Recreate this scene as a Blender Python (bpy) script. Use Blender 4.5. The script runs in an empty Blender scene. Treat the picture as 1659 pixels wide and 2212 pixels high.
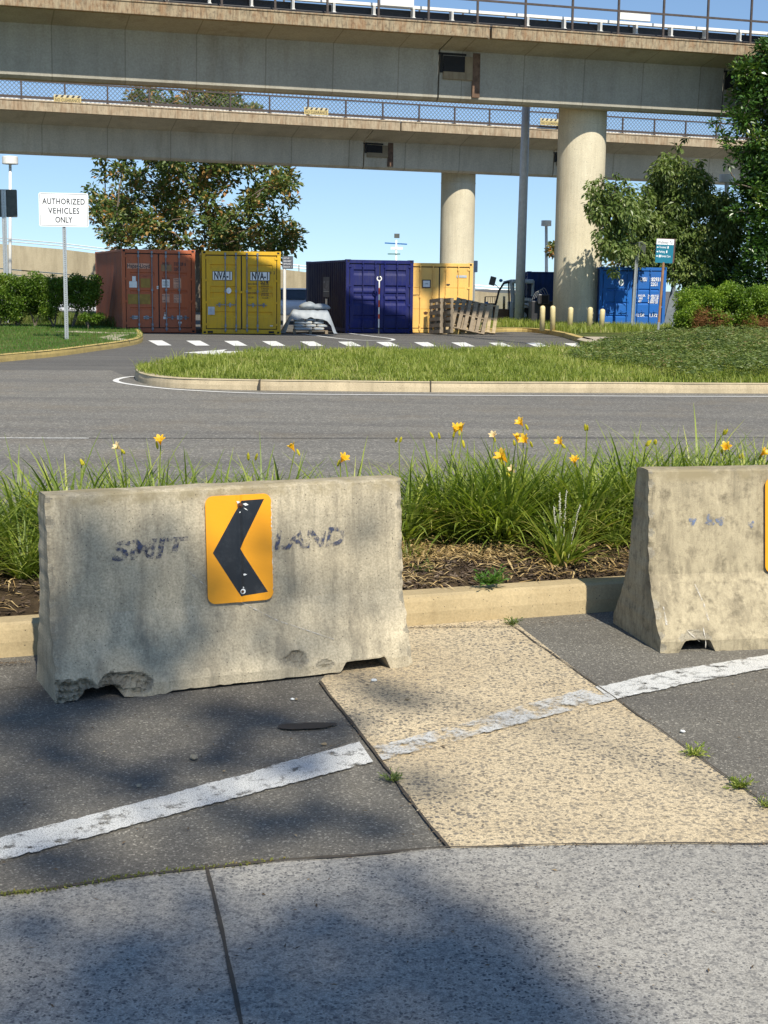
import bpy, bmesh, math, random
from mathutils import Vector, Matrix, noise
from math import radians as RAD, sin, cos, pi, tan
S = bpy.context.scene
C = S.collection
random.seed(7)
# ------------------------------------------------------------------ camera
CAMH = 1.63; FPX = 3067.0; PITCH = math.atan((1106-619)/FPX); ROLL = 0.012
_R = Vector((1,0,0)); _U = Vector((0,sin(PITCH),cos(PITCH))); _F = Vector((0,cos(PITCH),-sin(PITCH)))
XC = cos(ROLL)*_R + sin(ROLL)*_U; YC = -sin(ROLL)*_R + cos(ROLL)*_U
cam_d = bpy.data.cameras.new('camera'); cam = bpy.data.objects.new('camera', cam_d); C.objects.link(cam)
cam_d.sensor_fit = 'VERTICAL'; cam_d.sensor_height = 24; cam_d.lens = 24*FPX/2212
cam_d.clip_start = 0.1; cam_d.clip_end = 3000
m4 = Matrix((XC, YC, -_F)).transposed().to_4x4(); m4.translation = Vector((0,0,CAMH)); cam.matrix_world = m4
S.camera = cam
# ------------------------------------------------------------------ sky and sun
SUN_AZ = RAD(18); SUN_EL = RAD(47)     # azimuth: to the right of straight behind the camera
w = bpy.data.worlds.new('World'); S.world = w; w.use_nodes = True
nt = w.node_tree; nt.nodes.clear()
sk = nt.nodes.new('ShaderNodeTexSky'); sk.sky_type = 'NISHITA'; sk.sun_disc = False
sk.sun_elevation = SUN_EL; sk.sun_rotation = pi - SUN_AZ
sk.air_density = 1.0; sk.dust_density = 0.1; sk.ozone_density = 3.0; sk.altitude = 0
bg = nt.nodes.new('ShaderNodeBackground'); bg.inputs[1].default_value = 0.11
wo = nt.nodes.new('ShaderNodeOutputWorld')
tcs = nt.nodes.new('ShaderNodeTexCoord'); va = nt.nodes.new('ShaderNodeVectorMath'); va.operation = 'ADD'; va.inputs[1].default_value = (0,0,.075)
vn = nt.nodes.new('ShaderNodeVectorMath'); vn.operation = 'NORMALIZE'
nt.links.new(tcs.outputs['Generated'], va.inputs[0]); nt.links.new(va.outputs[0], vn.inputs[0]); nt.links.new(vn.outputs[0], sk.inputs[0])
hs = nt.nodes.new('ShaderNodeHueSaturation'); hs.inputs['Saturation'].default_value = 1.04
nt.links.new(sk.outputs[0], hs.inputs['Color']); nt.links.new(hs.outputs[0], bg.inputs[0]); nt.links.new(bg.outputs[0], wo.inputs[0])
TOSUN = Vector((sin(SUN_AZ)*cos(SUN_EL), -cos(SUN_AZ)*cos(SUN_EL), sin(SUN_EL)))
sl = bpy.data.lights.new('sun', 'SUN'); sl.energy = 4.8; sl.angle = RAD(0.53); sl.color = (1.0, 0.93, 0.80)
so = bpy.data.objects.new('sun', sl); C.objects.link(so)
so.rotation_euler = TOSUN.to_track_quat('Z', 'Y').to_euler(); so.location = (20,-30,40)
S.view_settings.view_transform = 'Standard'; S.view_settings.look = 'None'
S.view_settings.exposure = 0.34; S.view_settings.gamma = 1.0
S.render.engine = 'CYCLES'

def G(px, py, z=0.0):
    d = (px-829.5)/FPX*XC + (1106-py)/FPX*YC + _F
    t = (z-CAMH)/d.z
    return Vector((0,0,CAMH)) + d*t
def D(px, py, Y):
    d = (px-829.5)/FPX*XC + (1106-py)/FPX*YC + _F
    return Vector((0,0,CAMH)) + d*(Y/d.y)

# ------------------------------------------------------------------ helpers
class MB:
    def __init__(s): s.v = []; s.f = []; s.mi = []; s.m = 0
    def add(s, vs, fs):
        o = len(s.v); s.v += [tuple(v) for v in vs]
        for f in fs: s.f.append(tuple(i+o for i in f)); s.mi.append(s.m)
        return s
    def box(s, x0, x1, y0, y1, z0, z1, M=None):
        vs = [Vector((x,y,z)) for z in (z0,z1) for y in (y0,y1) for x in (x0,x1)]
        if M is not None: vs = [M@v for v in vs]
        return s.add(vs, [(0,2,3,1),(4,5,7,6),(0,1,5,4),(2,6,7,3),(0,4,6,2),(1,3,7,5)])
    def bar(s, a, b, w, h, up=(0,0,1)):
        a = Vector(a); b = Vector(b); d = (b-a).normalized(); u = Vector(up)
        x = d.cross(u)
        if x.length < 1e-5: x = d.cross(Vector((1,0,0)))
        x.normalize(); u = x.cross(d)
        vs = [p + x*i*w/2 + u*j*h/2 for p in (a,b) for i,j in ((-1,-1),(1,-1),(1,1),(-1,1))]
        return s.add(vs, [(3,2,1,0),(4,5,6,7),(0,1,5,4),(1,2,6,5),(2,3,7,6),(3,0,4,7)])
    def tube(s, pts, r, n=8, cap=True):
        pts = [Vector(p) for p in pts]; rs = r if isinstance(r,(list,tuple)) else [r]*len(pts)
        vs = []; ref = None
        for i, p in enumerate(pts):
            d = (pts[min(i+1,len(pts)-1)] - pts[max(i-1,0)]).normalized()
            if ref is None:
                ref = d.cross(Vector((0,0,1)))
                if ref.length < 1e-3: ref = d.cross(Vector((0,1,0)))
            x = (ref - d*ref.dot(d)).normalized(); y = d.cross(x); ref = x
            for k in range(n):
                a = 2*pi*k/n; vs.append(p + (x*cos(a)+y*sin(a))*rs[i])
        fs = []
        for i in range(len(pts)-1):
            for k in range(n):
                a = i*n+k; b = i*n+(k+1)%n; fs.append((a,b,b+n,a+n))
        if cap: fs.append(tuple(range(n-1,-1,-1))); fs.append(tuple(range((len(pts)-1)*n, len(pts)*n)))
        return s.add(vs, fs)
    def cyl(s, a, b, r, n=16): return s.tube([a,b], r, n)
    def lathe(s, prof, c=(0,0,0), n=20):
        vs = []; fs = []
        for r, z in prof:
            for k in range(n):
                a = 2*pi*k/n; vs.append((c[0]+r*cos(a), c[1]+r*sin(a), c[2]+z))
        for i in range(len(prof)-1):
            for k in range(n):
                a = i*n+k; b = i*n+(k+1)%n; fs.append((a,b,b+n,a+n))
        fs.append(tuple(range(n-1,-1,-1))); fs.append(tuple(range((len(prof)-1)*n, len(prof)*n)))
        return s.add(vs, fs)
    def prism(s, poly, z0, z1, M=None):      # poly in xy extruded in z
        n = len(poly)
        area = sum(poly[i][0]*poly[(i+1)%n][1]-poly[(i+1)%n][0]*poly[i][1] for i in range(n))
        if area < 0: poly = poly[::-1]
        vs = [Vector((p[0],p[1],z0)) for p in poly] + [Vector((p[0],p[1],z1)) for p in poly]
        if M is not None: vs = [M@v for v in vs]
        return s.add(vs, [tuple(range(n-1,-1,-1)), tuple(range(n,2*n))] + [(i,(i+1)%n,(i+1)%n+n,i+n) for i in range(n)])
    def build(s, name, mats, parent=None, smooth=False, bevel=0):
        me = bpy.data.meshes.new(name); me.from_pydata(s.v, [], s.f)
        if not isinstance(mats,(list,tuple)): mats = [mats]
        for m in mats: me.materials.append(m)
        if len(mats) > 1: me.polygons.foreach_set('material_index', s.mi)
        if smooth: me.polygons.foreach_set('use_smooth', [True]*len(me.polygons))
        me.update()
        o = bpy.data.objects.new(name, me); C.objects.link(o)
        if parent is not None: o.parent = parent
        if bevel:
            b = o.modifiers.new('bevel','BEVEL'); b.width = bevel; b.segments = 2; b.limit_method = 'ANGLE'
        return o
def tag(o, label=None, cat=None, group=None, kind=None):
    if label: o['label'] = label
    if cat: o['category'] = cat
    if group: o['group'] = group
    if kind: o['kind'] = kind
    return o
def empty(name, loc, rz, label, cat, group=None, rx=0, ry=0):
    o = bpy.data.objects.new(name, None); C.objects.link(o); o.empty_display_size = .2
    o.location = loc; o.rotation_euler = (rx, ry, rz); return tag(o, label, cat, group)
def struct(o): o['kind'] = 'structure'; return o
def copy_tree(o, parent=None):
    c = o.copy(); C.objects.link(c)
    if parent is not None: c.parent = parent
    for ch in list(o.children): copy_tree(ch, c)
    return c
def text(s, h, mat, parent, M, name='lettering', w=None, bold=0.0, bend=None, space=1.0):
    """flat lettering, origin bottom-left, cap height h, M maps xy plane to the parent's space"""
    cu = bpy.data.curves.new('txt','FONT'); cu.body = s; cu.size = 1; cu.offset = bold; cu.space_character = space
    cu.fill_mode = 'FRONT'; cu.resolution_u = 3
    ob = bpy.data.objects.new('txt', cu); C.objects.link(ob)
    dg = bpy.context.evaluated_depsgraph_get(); dg.update()
    me = bpy.data.meshes.new_from_object(ob.evaluated_get(dg))
    bpy.data.objects.remove(ob)
    xs = [v.co.x for v in me.vertices]; ys = [v.co.y for v in me.vertices]
    x0 = min(xs); sx = sy = h/0.69
    if w: sx = w/(max(xs)-x0)
    for v in me.vertices:
        p = Vector(((v.co.x-x0)*sx, v.co.y*sy, 0))
        if bend: p.z = bend(p.x, p.y)
        v.co = M @ p
    me.materials.clear(); me.materials.append(mat)
    o = bpy.data.objects.new(name, me); C.objects.link(o); o.parent = parent
    return o
def frontM(x, y, z):     # xy-plane lettering put upright, facing -y, at (x,y,z)
    return Matrix.Translation((x,y,z)) @ Matrix.Rotation(pi/2,4,'X')

# ------------------------------------------------------------------ materials
class NT:
    def __init__(s, name):
        s.m = bpy.data.materials.new(name); s.m.use_nodes = True; s.t = s.m.node_tree; s.t.nodes.clear()
        s.out = s.n('OutputMaterial'); s.b = s.n('BsdfPrincipled'); s.l(s.b.outputs[0], s.out.inputs[0])
        s.tc = s.n('TexCoord')
    def n(s, k, **kw):
        x = s.t.nodes.new('ShaderNode'+k)
        for a, v in kw.items(): setattr(x, a, v)
        return x
    def l(s, a, b): s.t.links.new(a, b)
    def co(s, sc=(1,1,1), rot=(0,0,0), src='Object'):
        mp = s.n('Mapping'); mp.inputs['Scale'].default_value = sc if isinstance(sc,(tuple,list)) else (sc,)*3
        mp.inputs['Rotation'].default_value = rot
        s.l(s.tc.outputs[src], mp.inputs[0]); return mp.outputs[0]
    def noise(s, sc=5, det=6, rough=.55, co=None, dist=0):
        x = s.n('TexNoise'); x.inputs['Scale'].default_value = sc; x.inputs['Detail'].default_value = det
        x.inputs['Roughness'].default_value = rough; x.inputs['Distortion'].default_value = dist
        s.l(co if co else s.tc.outputs['Object'], x.inputs['Vector']); return x.outputs['Fac']
    def vor(s, sc=50, out='Distance', co=None, feat='F1'):
        x = s.n('TexVoronoi'); x.feature = feat; x.inputs['Scale'].default_value = sc
        s.l(co if co else s.tc.outputs['Object'], x.inputs['Vector']); return x.outputs[out]
    def ramp(s, fac, stops, interp='LINEAR'):
        x = s.n('ValToRGB'); x.color_ramp.interpolation = interp
        e = x.color_ramp.elements
        while len(e) < len(stops): e.new(0.5)
        for i, (p, c) in enumerate(stops):
            e[i].position = p; e[i].color = (c if isinstance(c,(tuple,list)) else (c,c,c)) + ((1,) if not isinstance(c,(tuple,list)) or len(c)==3 else ())
        s.l(fac, x.inputs[0]); return x.outputs[0]
    def mix(s, f, a, b, mode='MIX'):
        x = s.n('MixRGB'); x.blend_type = mode
        for i, v in ((0,f),(1,a),(2,b)):
            if hasattr(v,'is_linked'): s.l(v, x.inputs[i])
            elif i == 0: x.inputs[0].default_value = v
            else: x.inputs[i].default_value = tuple(v)+(1,)
        return x.outputs[0]
    def math(s, op, a, b=0.5):
        x = s.n('Math'); x.operation = op
        for i, v in ((0,a),(1,b)):
            if hasattr(v,'is_linked'): s.l(v, x.inputs[i])
            else: x.inputs[i].default_value = v
        return x.outputs[0]
    def col(s, c):
        if hasattr(c,'is_linked'): s.l(c, s.b.inputs['Base Color'])
        else: s.b.inputs['Base Color'].default_value = tuple(c)+(1,)
        return s
    def rough(s, r, metal=0, spec=None):
        if hasattr(r,'is_linked'): s.l(r, s.b.inputs['Roughness'])
        else: s.b.inputs['Roughness'].default_value = r
        s.b.inputs['Metallic'].default_value = metal
        if spec is not None: s.b.inputs['Specular IOR Level'].default_value = spec
        return s
    def bump(s, h, strength=.3, dist=.01):
        x = s.n('Bump'); x.inputs['Strength'].default_value = strength; x.inputs['Distance'].default_value = dist
        s.l(h, x.inputs['Height']); s.l(x.outputs[0], s.b.inputs['Normal']); return s
    def alpha(s, fac):      # fac 1 = solid
        tr = s.n('BsdfTransparent'); mx = s.n('MixShader')
        s.l(fac, mx.inputs[0]); s.l(tr.outputs[0], mx.inputs[1]); s.l(s.b.outputs[0], mx.inputs[2]); s.l(mx.outputs[0], s.out.inputs[0]); return s

def simple(name, c, r=.6, metal=0, var=.25, sc=6, bump=.0):
    k = NT(name); n = k.noise(sc, 5)
    k.col(k.mix(k.ramp(n,[(.3,0.0),(.7,1.0)]), [x*(1-var) for x in c], [min(1,x*(1+var)) for x in c])).rough(r, metal)
    if bump: k.bump(k.noise(sc*12,4), bump, .004)
    return k.m
def paint(name, c, rust=.2, dirt=.3):
    """weathered container paint"""
    k = NT(name)
    big = k.noise(1.3, 6, .6); st = k.noise(6, 5, .6, k.co((3,3,.35)))
    a = k.mix(k.ramp(big,[(.35,0.),(.7,1.)]), c, [x*.82+.02 for x in c])
    a = k.mix(k.math('MULTIPLY', k.ramp(st,[(.5,0.),(.75,1.)]), dirt), a, (.10,.085,.07))
    rn = k.noise(9, 8, .7)
    a = k.mix(k.math('MULTIPLY', k.ramp(rn,[(.62,0.),(.68,1.)]), rust*2), a, (.13,.055,.03))
    k.col(a).rough(.6, 0, .22).bump(k.noise(30,4), .12, .004); return k.m
def asphalt(name, base=.06, tint=(1,1,1.03), agg=90, light=.30, amount=.5, var=.25, warm=0):
    k = NT(name)
    big = k.noise(.35, 5, .6); mid = k.noise(2.5, 5)
    v = k.vor(agg, 'Color'); vd = k.vor(agg)
    g = k.n('SeparateColor'); k.l(v, g.inputs[0])
    stone = k.mix(1.0, k.ramp(g.outputs[0], [(0,base*.45),(.45,base*.85),(.75,base*1.3),(.93,base*2.0),(.975,light),(1,light)]), tint, 'MULTIPLY')
    fine = k.noise(agg*2.2, 3)
    c = k.mix(k.ramp(fine,[(.35,0.),(.65,1.)]), [base*.38*t for t in tint], [base*1.75*t for t in tint])
    c = k.mix(amount, c, stone)
    c = k.mix(k.ramp(big,[(.3,0.),(.7,1.)]), c, k.mix(1.0, c, (1+var,1+var*.95,1+var*.85), 'MULTIPLY'))
    c = k.mix(k.math('MULTIPLY', k.ramp(mid,[(.52,0.),(.75,1.)]), .5), c, k.mix(1.0,c,(.72,.72,.74),'MULTIPLY'))
    tr_ = k.noise(1.0,5,.6,k.co((.10,1.5,1))); c = k.mix(k.ramp(tr_,[(.38,0.),(.62,1.)]), k.mix(1.0,c,(.86,.86,.87),'MULTIPLY'), k.mix(1.0,c,(1.1,1.1,1.08),'MULTIPLY'))
    if warm: c = k.mix(k.math('MULTIPLY', k.ramp(k.noise(.6,6,.7),[(.5,0.),(.7,1.)]), warm), c, (.22,.17,.10))
    k.col(c).rough(.82, 0, .35)
    h = k.mix(.5, vd, fine); k.bump(h, .7, .006); return k.m
def exposed(name, matrix_c, stone_dark, sc=55, cover=.5, warm=None, bstr=.5, dirt=(.66,.60,.52)):
    """concrete with worn aggregate showing"""
    k = NT(name)
    cc = k.co(1.0); sd_ = [x*1.6 for x in stone_dark]
    ad = k.n('VectorMath'); ad.operation = 'ADD'; k.l(cc, ad.inputs[0])
    s_ = k.n('VectorMath'); s_.operation = 'SCALE'; s_.inputs['Scale'].default_value = .018
    nn = k.n('TexNoise'); nn.inputs['Scale'].default_value = 60; k.l(cc, nn.inputs['Vector']); k.l(nn.outputs['Color'], s_.inputs[0]); k.l(s_.outputs[0], ad.inputs[1])
    v = k.n('TexVoronoi'); v.inputs['Scale'].default_value = sc; k.l(ad.outputs[0], v.inputs['Vector'])
    g = k.n('SeparateColor'); k.l(v.outputs['Color'], g.inputs[0])
    v2 = k.n('TexVoronoi'); v2.inputs['Scale'].default_value = sc*2.3; k.l(ad.outputs[0], v2.inputs['Vector'])
    g2 = k.n('SeparateColor'); k.l(v2.outputs['Color'], g2.inputs[0])
    isst = k.math('MULTIPLY', k.ramp(g.outputs[0],[(1-cover-.02,0.),(1-cover+.02,1.)]), k.ramp(v.outputs['Distance'],[(.36,1.),(.46,0.)]))
    is2 = k.math('MULTIPLY', k.ramp(g2.outputs[1],[(1-cover,0.),(1-cover+.04,1.)]), k.ramp(v2.outputs['Distance'],[(.3,1.),(.42,0.)]))
    big = k.noise(1.1,5); fine = k.noise(180,3,.7)
    base = k.mix(k.ramp(big,[(.3,0.),(.7,1.)]), matrix_c, [x*.80 for x in matrix_c])
    base = k.mix(k.ramp(fine,[(.3,0.),(.7,1.)]), k.mix(1.0,base,(.52,.51,.50),'MULTIPLY'), k.mix(1.0,base,(1.28,1.27,1.24),'MULTIPLY'))
    base = k.mix(k.math('MULTIPLY', k.ramp(k.noise(.8,7,.7),[(.46,0.),(.68,1.)]), .55), base, k.mix(1.0,base,dirt,'MULTIPLY'))
    base = k.mix(k.math('MULTIPLY', k.ramp(k.noise(55,2,.6),[(.5,0.),(.64,1.)]), .45), base, sd_)
    sc_ = k.mix(g.outputs[1], stone_dark, [x*1.9 for x in stone_dark])
    wear = k.ramp(k.noise(.9,4),[(.35,.45),(.65,1.)])
    c = k.mix(k.math('MULTIPLY', isst, wear), base, sc_); c = k.mix(k.math('MULTIPLY', is2, .55), c, sc_)
    sp = k.ramp(k.noise(26,4,.7),[(.68,0.),(.74,1.)])
    c = k.mix(k.math('MULTIPLY', sp, .5), c, (.06,.055,.05))
    k.col(c).rough(.85,0,.3); k.bump(k.mix(.5, fine, isst), bstr, .003); return k.m
def concrete(name, c, stain=(.12,.11,.09), amt=.5, sc=1.5, pits=True, moss=None, streak=.6, rust=0, bs=.35, fc=(.84,1.1), seam=0, vs=None):
    k = NT(name)
    big = k.noise(sc, 7, .62); st = k.noise(sc*3.2, 6, .6, k.co((1.6,1.6,.22))); fine = k.noise(sc*45, 4, .65)
    a = k.mix(k.ramp(big,[(.3,0.),(.7,1.)]), c, [x*.76 for x in c])
    a = k.mix(k.math('MULTIPLY', k.ramp(st,[(.46,0.),(.72,1.)]), streak), a, stain)
    a = k.mix(k.math('MULTIPLY', k.ramp(k.noise(sc*2.2,8,.72),[(.5,0.),(.7,1.)]), amt), a, stain)
    if rust: a = k.mix(k.math('MULTIPLY', k.ramp(k.noise(sc*1.4,7,.7,k.co((1.2,1.2,.4))),[(.45,0.),(.65,1.)]), rust), a, (.24,.11,.045))
    a = k.mix(k.ramp(fine,[(.3,0.),(.7,1.)]), k.mix(1.0,a,(fc[0],fc[0],fc[0]*.97),'MULTIPLY'), k.mix(1.0,a,(fc[1],fc[1],fc[1]*.98),'MULTIPLY'))
    h = fine
    if vs:
        v1 = k.noise(vs[0],6,.65,k.co((1,1,vs[1]))); v2 = k.noise(vs[0]*2.7,5,.65,k.co((1,1,vs[1]*.7)))
        a = k.mix(k.math('MULTIPLY', k.ramp(v1,[(.50,0.),(.64,1.)]), vs[2]), a, stain); a = k.mix(k.math('MULTIPLY', k.ramp(v2,[(.56,0.),(.68,1.)]), vs[2]*.7), a, [x*.8 for x in stain])
        a = k.mix(k.math('MULTIPLY', k.ramp(v2,[(.34,1.),(.42,0.)]), vs[2]*.4), a, [min(1,x*1.25) for x in c])
    if seam:
        sx = k.n('SeparateXYZ'); k.l(k.tc.outputs['Object'], sx.inputs[0]); dv = k.math('DIVIDE', sx.outputs[0], seam); fr_ = k.math('FRACT', dv)
        wn = k.n('TexWhiteNoise'); wn.noise_dimensions = '1D'; k.l(k.math('FLOOR', dv), wn.inputs['W'])
        a = k.mix(k.math('MULTIPLY', wn.outputs['Value'], .35), a, k.mix(1.0,a,(.72,.73,.74),'MULTIPLY')); a = k.mix(k.ramp(fr_,[(.012,.7),(.02,0.)]), a, k.mix(1.0,a,(.55,.53,.5),'MULTIPLY'))
        dk = k.noise(1.2,5,.65,k.co((1,1,.12))); a = k.mix(k.math('MULTIPLY', k.ramp(dk,[(.54,0.),(.7,1.)]), .5), a, k.mix(1.0,a,(.62,.56,.48),'MULTIPLY'))

    if moss:
        sepp = k.n('SeparateXYZ'); k.l(k.tc.outputs['Object'], sepp.inputs[0])
        mm = k.math('MULTIPLY', k.ramp(sepp.outputs[2],[(moss-.03,0.),(moss,1.)]), k.ramp(k.noise(8,6,.7),[(.4,0.),(.6,1.)]))
        a = k.mix(mm, a, (.30,.25,.15))
    if pits:
        pv = k.vor(sc*28); pc = k.vor(sc*28,'Color'); g = k.n('SeparateColor'); k.l(pc, g.inputs[0])
        pm = k.math('MULTIPLY', k.ramp(pv,[(.10,1.),(.16,0.)]), k.ramp(g.outputs[0],[(.72,0.),(.76,1.)]))
        a = k.mix(pm, a, (.05,.045,.04)); h = k.math('SUBTRACT', fine, k.math('MULTIPLY', pm, 1.5))
    k.col(a).rough(.88,0,.25).bump(h, bs, .004); return k.m
def leafmat(name, stops, trans=.35, rough=.45, spec=.4):
    k = NT(name); ge = k.n('NewGeometry')
    big = k.noise(.9,2)
    f = k.math('ADD', k.math('MULTIPLY', ge.outputs['Random Per Island'], .6), k.math('MULTIPLY', k.ramp(big,[(.35,0.),(.65,1.)]), .4))
    c = k.ramp(f, stops); k.col(c).rough(rough,0,spec)
    tl = k.n('BsdfTranslucent'); mx = k.n('MixShader'); mx.inputs[0].default_value = trans
    k.l(k.mix(1.0,c,(1.25,1.35,.55),'MULTIPLY'), tl.inputs[0]); k.l(k.b.outputs[0], mx.inputs[1]); k.l(tl.outputs[0], mx.inputs[2]); k.l(mx.outputs[0], k.out.inputs[0])
    return k.m
def worn(name, c, scale=9, lo=.42, hi=.52, r=.7, agg=True):
    k = NT(name); n = k.noise(scale, 8, .75)
    f = k.ramp(n,[(lo,0.),(hi,1.)])
    if agg: f = k.math('MULTIPLY', f, k.ramp(k.noise(scale*14,3,.7),[(.36,0.25),(.5,1.)]))
    v = k.noise(3,5); k.col(k.mix(v,[x*.8 for x in c],c)).rough(r).alpha(f); return k.m

M = {}
M['lot'] = asphalt('lot_asphalt', .105, (1.05,1,.90), agg=60, light=.14, amount=.35, var=.15)
M['road'] = asphalt('road_asphalt', .150, (1.06,1,.87), agg=60, light=.55, amount=.5, var=.12, warm=.3)
M['near'] = asphalt('near_asphalt', .125, (1.07,1,.85), agg=170, light=.50, amount=.5, var=.2)
M['tan'] = exposed('tan_aggregate_concrete', (.70,.58,.385), (.07,.067,.062), 58, .62)
M['gutter'] = exposed('grey_gutter_concrete', (.43,.415,.375), (.045,.046,.05), 95, .34, bstr=.35, dirt=(.7,.68,.66))
M['kerb_tan'] = concrete('tan_kerb', (.52,.41,.24), (.25,.18,.09), .25, 2.0, streak=.2)
M['kerb_far'] = concrete('far_kerb', (.60,.50,.34), (.25,.20,.13), .3, 1.2, streak=.4, bs=.5)
M['kerb_yel'] = concrete('yellow_kerb', (.60,.45,.17), (.22,.17,.10), .45, 1.0, streak=.3)
M['walk'] = concrete('pale_footpath', (.55,.48,.37), (.30,.24,.16), .25, 1.0, pits=False)
M['barrier'] = concrete('barrier_concrete', (.60,.52,.375), (.18,.16,.12), .3, 2.6, moss=.778, streak=.4, bs=.7, fc=(.66,1.18), vs=(9,.16,.55))
M['barrier2'] = concrete('weathered_barrier_concrete', (.54,.46,.31), (.13,.11,.075), .8, 9, moss=.775, streak=.35, bs=.7, fc=(.6,1.2), vs=(8,.3,.5), pits=False)
M['broken'] = concrete('broken_concrete', (.46,.41,.31), (.20,.17,.13), .6, 9, bs=1.0, fc=(.55,1.3))
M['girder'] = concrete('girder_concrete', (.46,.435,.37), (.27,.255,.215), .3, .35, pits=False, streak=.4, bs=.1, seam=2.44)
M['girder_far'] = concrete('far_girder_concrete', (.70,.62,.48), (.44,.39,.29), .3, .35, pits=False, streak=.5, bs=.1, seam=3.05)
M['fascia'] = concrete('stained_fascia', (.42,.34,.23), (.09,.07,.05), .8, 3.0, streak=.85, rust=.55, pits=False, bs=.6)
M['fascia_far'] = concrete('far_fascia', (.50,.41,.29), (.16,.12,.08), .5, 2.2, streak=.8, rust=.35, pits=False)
M['column'] = concrete('column_concrete', (.74,.67,.51), (.48,.41,.29), .25, .6, streak=.3, bs=.25, fc=(.85,1.12), vs=(2.5,.1,.35))
M['ramp'] = concrete('ramp_concrete', (.50,.43,.30), (.22,.18,.12), .4, .35, streak=.65, pits=False)
M['dark'] = simple('dark_recess', (.012,.012,.013), .8)
M['bearing'] = concrete('bearing_block', (.36,.29,.19), (.18,.12,.07), .4, 1.2, pits=False)
M['rail'] = simple('brown_railing', (.075,.058,.05), .6, .2)
M['blacktrim'] = simple('black_cable', (.018,.018,.022), .5)
M['white'] = simple('white_paint', (.78,.77,.73), .45, 0, .06)
M['galv'] = simple('galvanised_steel', (.48,.50,.50), .4, .6, .15, 20)
M['polegrey'] = simple('grey_pole_paint', (.62,.64,.66), .5, .0, .1)
M['signwhite'] = simple('sign_white', (.86,.87,.88), .35, 0, .03)
M['signback'] = simple('sign_back', (.10,.11,.10), .6, .3)
M['ink'] = simple('dark_ink', (.03,.03,.035), .6)
M['black'] = simple('black_rubber', (.02,.02,.02), .6)
M['orange'] = paint('rust_orange_paint', (.46,.13,.055), .35, .35)
M['orangeside'] = paint('rusty_side_paint', (.40,.12,.06), .5, .7)
M['yellow'] = paint('yellow_container_paint', (.68,.40,.022), .08, .25)
M['navy'] = paint('navy_container_paint', (.005,.010,.105), .08, .25)
M['navyside'] = paint('navy_side_paint', (.012,.014,.055), .1, .6)
M['lemon'] = paint('pale_yellow_paint', (.86,.52,.14), .15, .12)
M['blue'] = paint('blue_container_paint', (.012,.125,.44), .08, .12)
M['blue2'] = paint('deep_blue_container_paint', (.01,.04,.15), .08, .3)
M['rod'] = simple('grey_lock_rod', (.20,.23,.26), .5, .4)
M['patch_olive'] = simple('olive_patch', (.27,.17,.025), .6)
M['patch_brown'] = simple('brown_patch', (.25,.14,.06), .6)
M['patch_pink'] = simple('pale_patch', (.55,.30,.20), .6)
M['paper'] = simple('white_sticker', (.72,.74,.72), .5, 0, .05)
M['greylabel'] = simple('grey_sticker', (.40,.44,.47), .5)
M['line'] = simple('road_marking_paint', (.78,.77,.72), .6, 0, .08)
M['wornline'] = worn('worn_marking_paint', (.72,.72,.68), 16, .36, .48)
M['fadedline'] = worn('faded_marking_paint', (.60,.60,.57), 7, .44, .56)
M['stencil'] = worn('faded_blue_stencil', (.05,.065,.125), 34, .45, .60, agg=False)
M['stencil2'] = worn('pale_blue_stencil', (.16,.22,.36), 30, .46, .62, agg=False)
M['chalk'] = worn('white_scrape', (.62,.58,.50), 30, .42, .60, agg=False)
k = NT('sign_orange'); n1 = k.noise(3,4); wv = k.n('TexWave'); wv.bands_direction = 'Z'; wv.inputs['Scale'].default_value = 60; wv.inputs['Distortion'].default_value = 1.5; wv.inputs['Detail'].default_value = 3; k.l(k.tc.outputs['Object'], wv.inputs[0])
k.col(k.mix(k.math('MULTIPLY',wv.outputs['Fac'],.35), (.86,.36,.008), (.66,.25,.006))).rough(.38).bump(wv.outputs['Fac'], .08, .002); M['signorange'] = k.m
k = NT('sign_black'); k.col(k.mix(k.ramp(k.noise(14,6,.7),[(.5,0.),(.8,1.)]),(.012,.015,.02),(.045,.05,.055))).rough(.33); M['signblack'] = k.m
M['rust'] = simple('rusty_bolt', (.10,.04,.02), .7, .3, .3, 40)
M['bark'] = concrete('grey_bark', (.22,.18,.14), (.08,.065,.05), .5, 3, pits=False, bs=1)
M['paletwood'] = concrete('pallet_wood', (.52,.41,.25), (.24,.18,.11), .5, 3, pits=False)
M['greywood'] = concrete('weathered_pallet_wood', (.34,.27,.19), (.14,.11,.08), .5, 3, pits=False)
M['bollard'] = simple('cream_bollard_paint', (.66,.55,.29), .5, 0, .1)
M['tarp'] = simple('white_tarp', (.28,.31,.335), .55, 0, .12, 4)
M['bag'] = simple('cement_bag', (.42,.41,.37), .8, 0, .2, 9)
M['teal'] = simple('teal_sign', (.01,.17,.25), .4, 0, .05)
M['woodpost'] = simple('brown_post', (.30,.16,.08), .6)
M['cabwhite'] = simple('pale_grey_cab', (.52,.56,.56), .4, 0, .08)
M['cabbrown'] = simple('brown_body', (.14,.065,.022), .5)
M['cabblue'] = simple('blue_boom', (.015,.13,.38), .4)
M['tyre'] = simple('tyre', (.03,.028,.026), .85)
k = NT('cab_glass'); k.col((.25,.3,.32)).rough(.05); k.b.inputs['Transmission Weight'].default_value = .0
tr = k.n('BsdfTransparent'); tr.inputs[0].default_value = (.62,.68,.70,1); gl = k.n('BsdfGlossy'); gl.inputs['Roughness'].default_value = .04; fr = k.n('Fresnel'); fr.inputs[0].default_value = 1.6; mx = k.n('MixShader')
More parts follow.
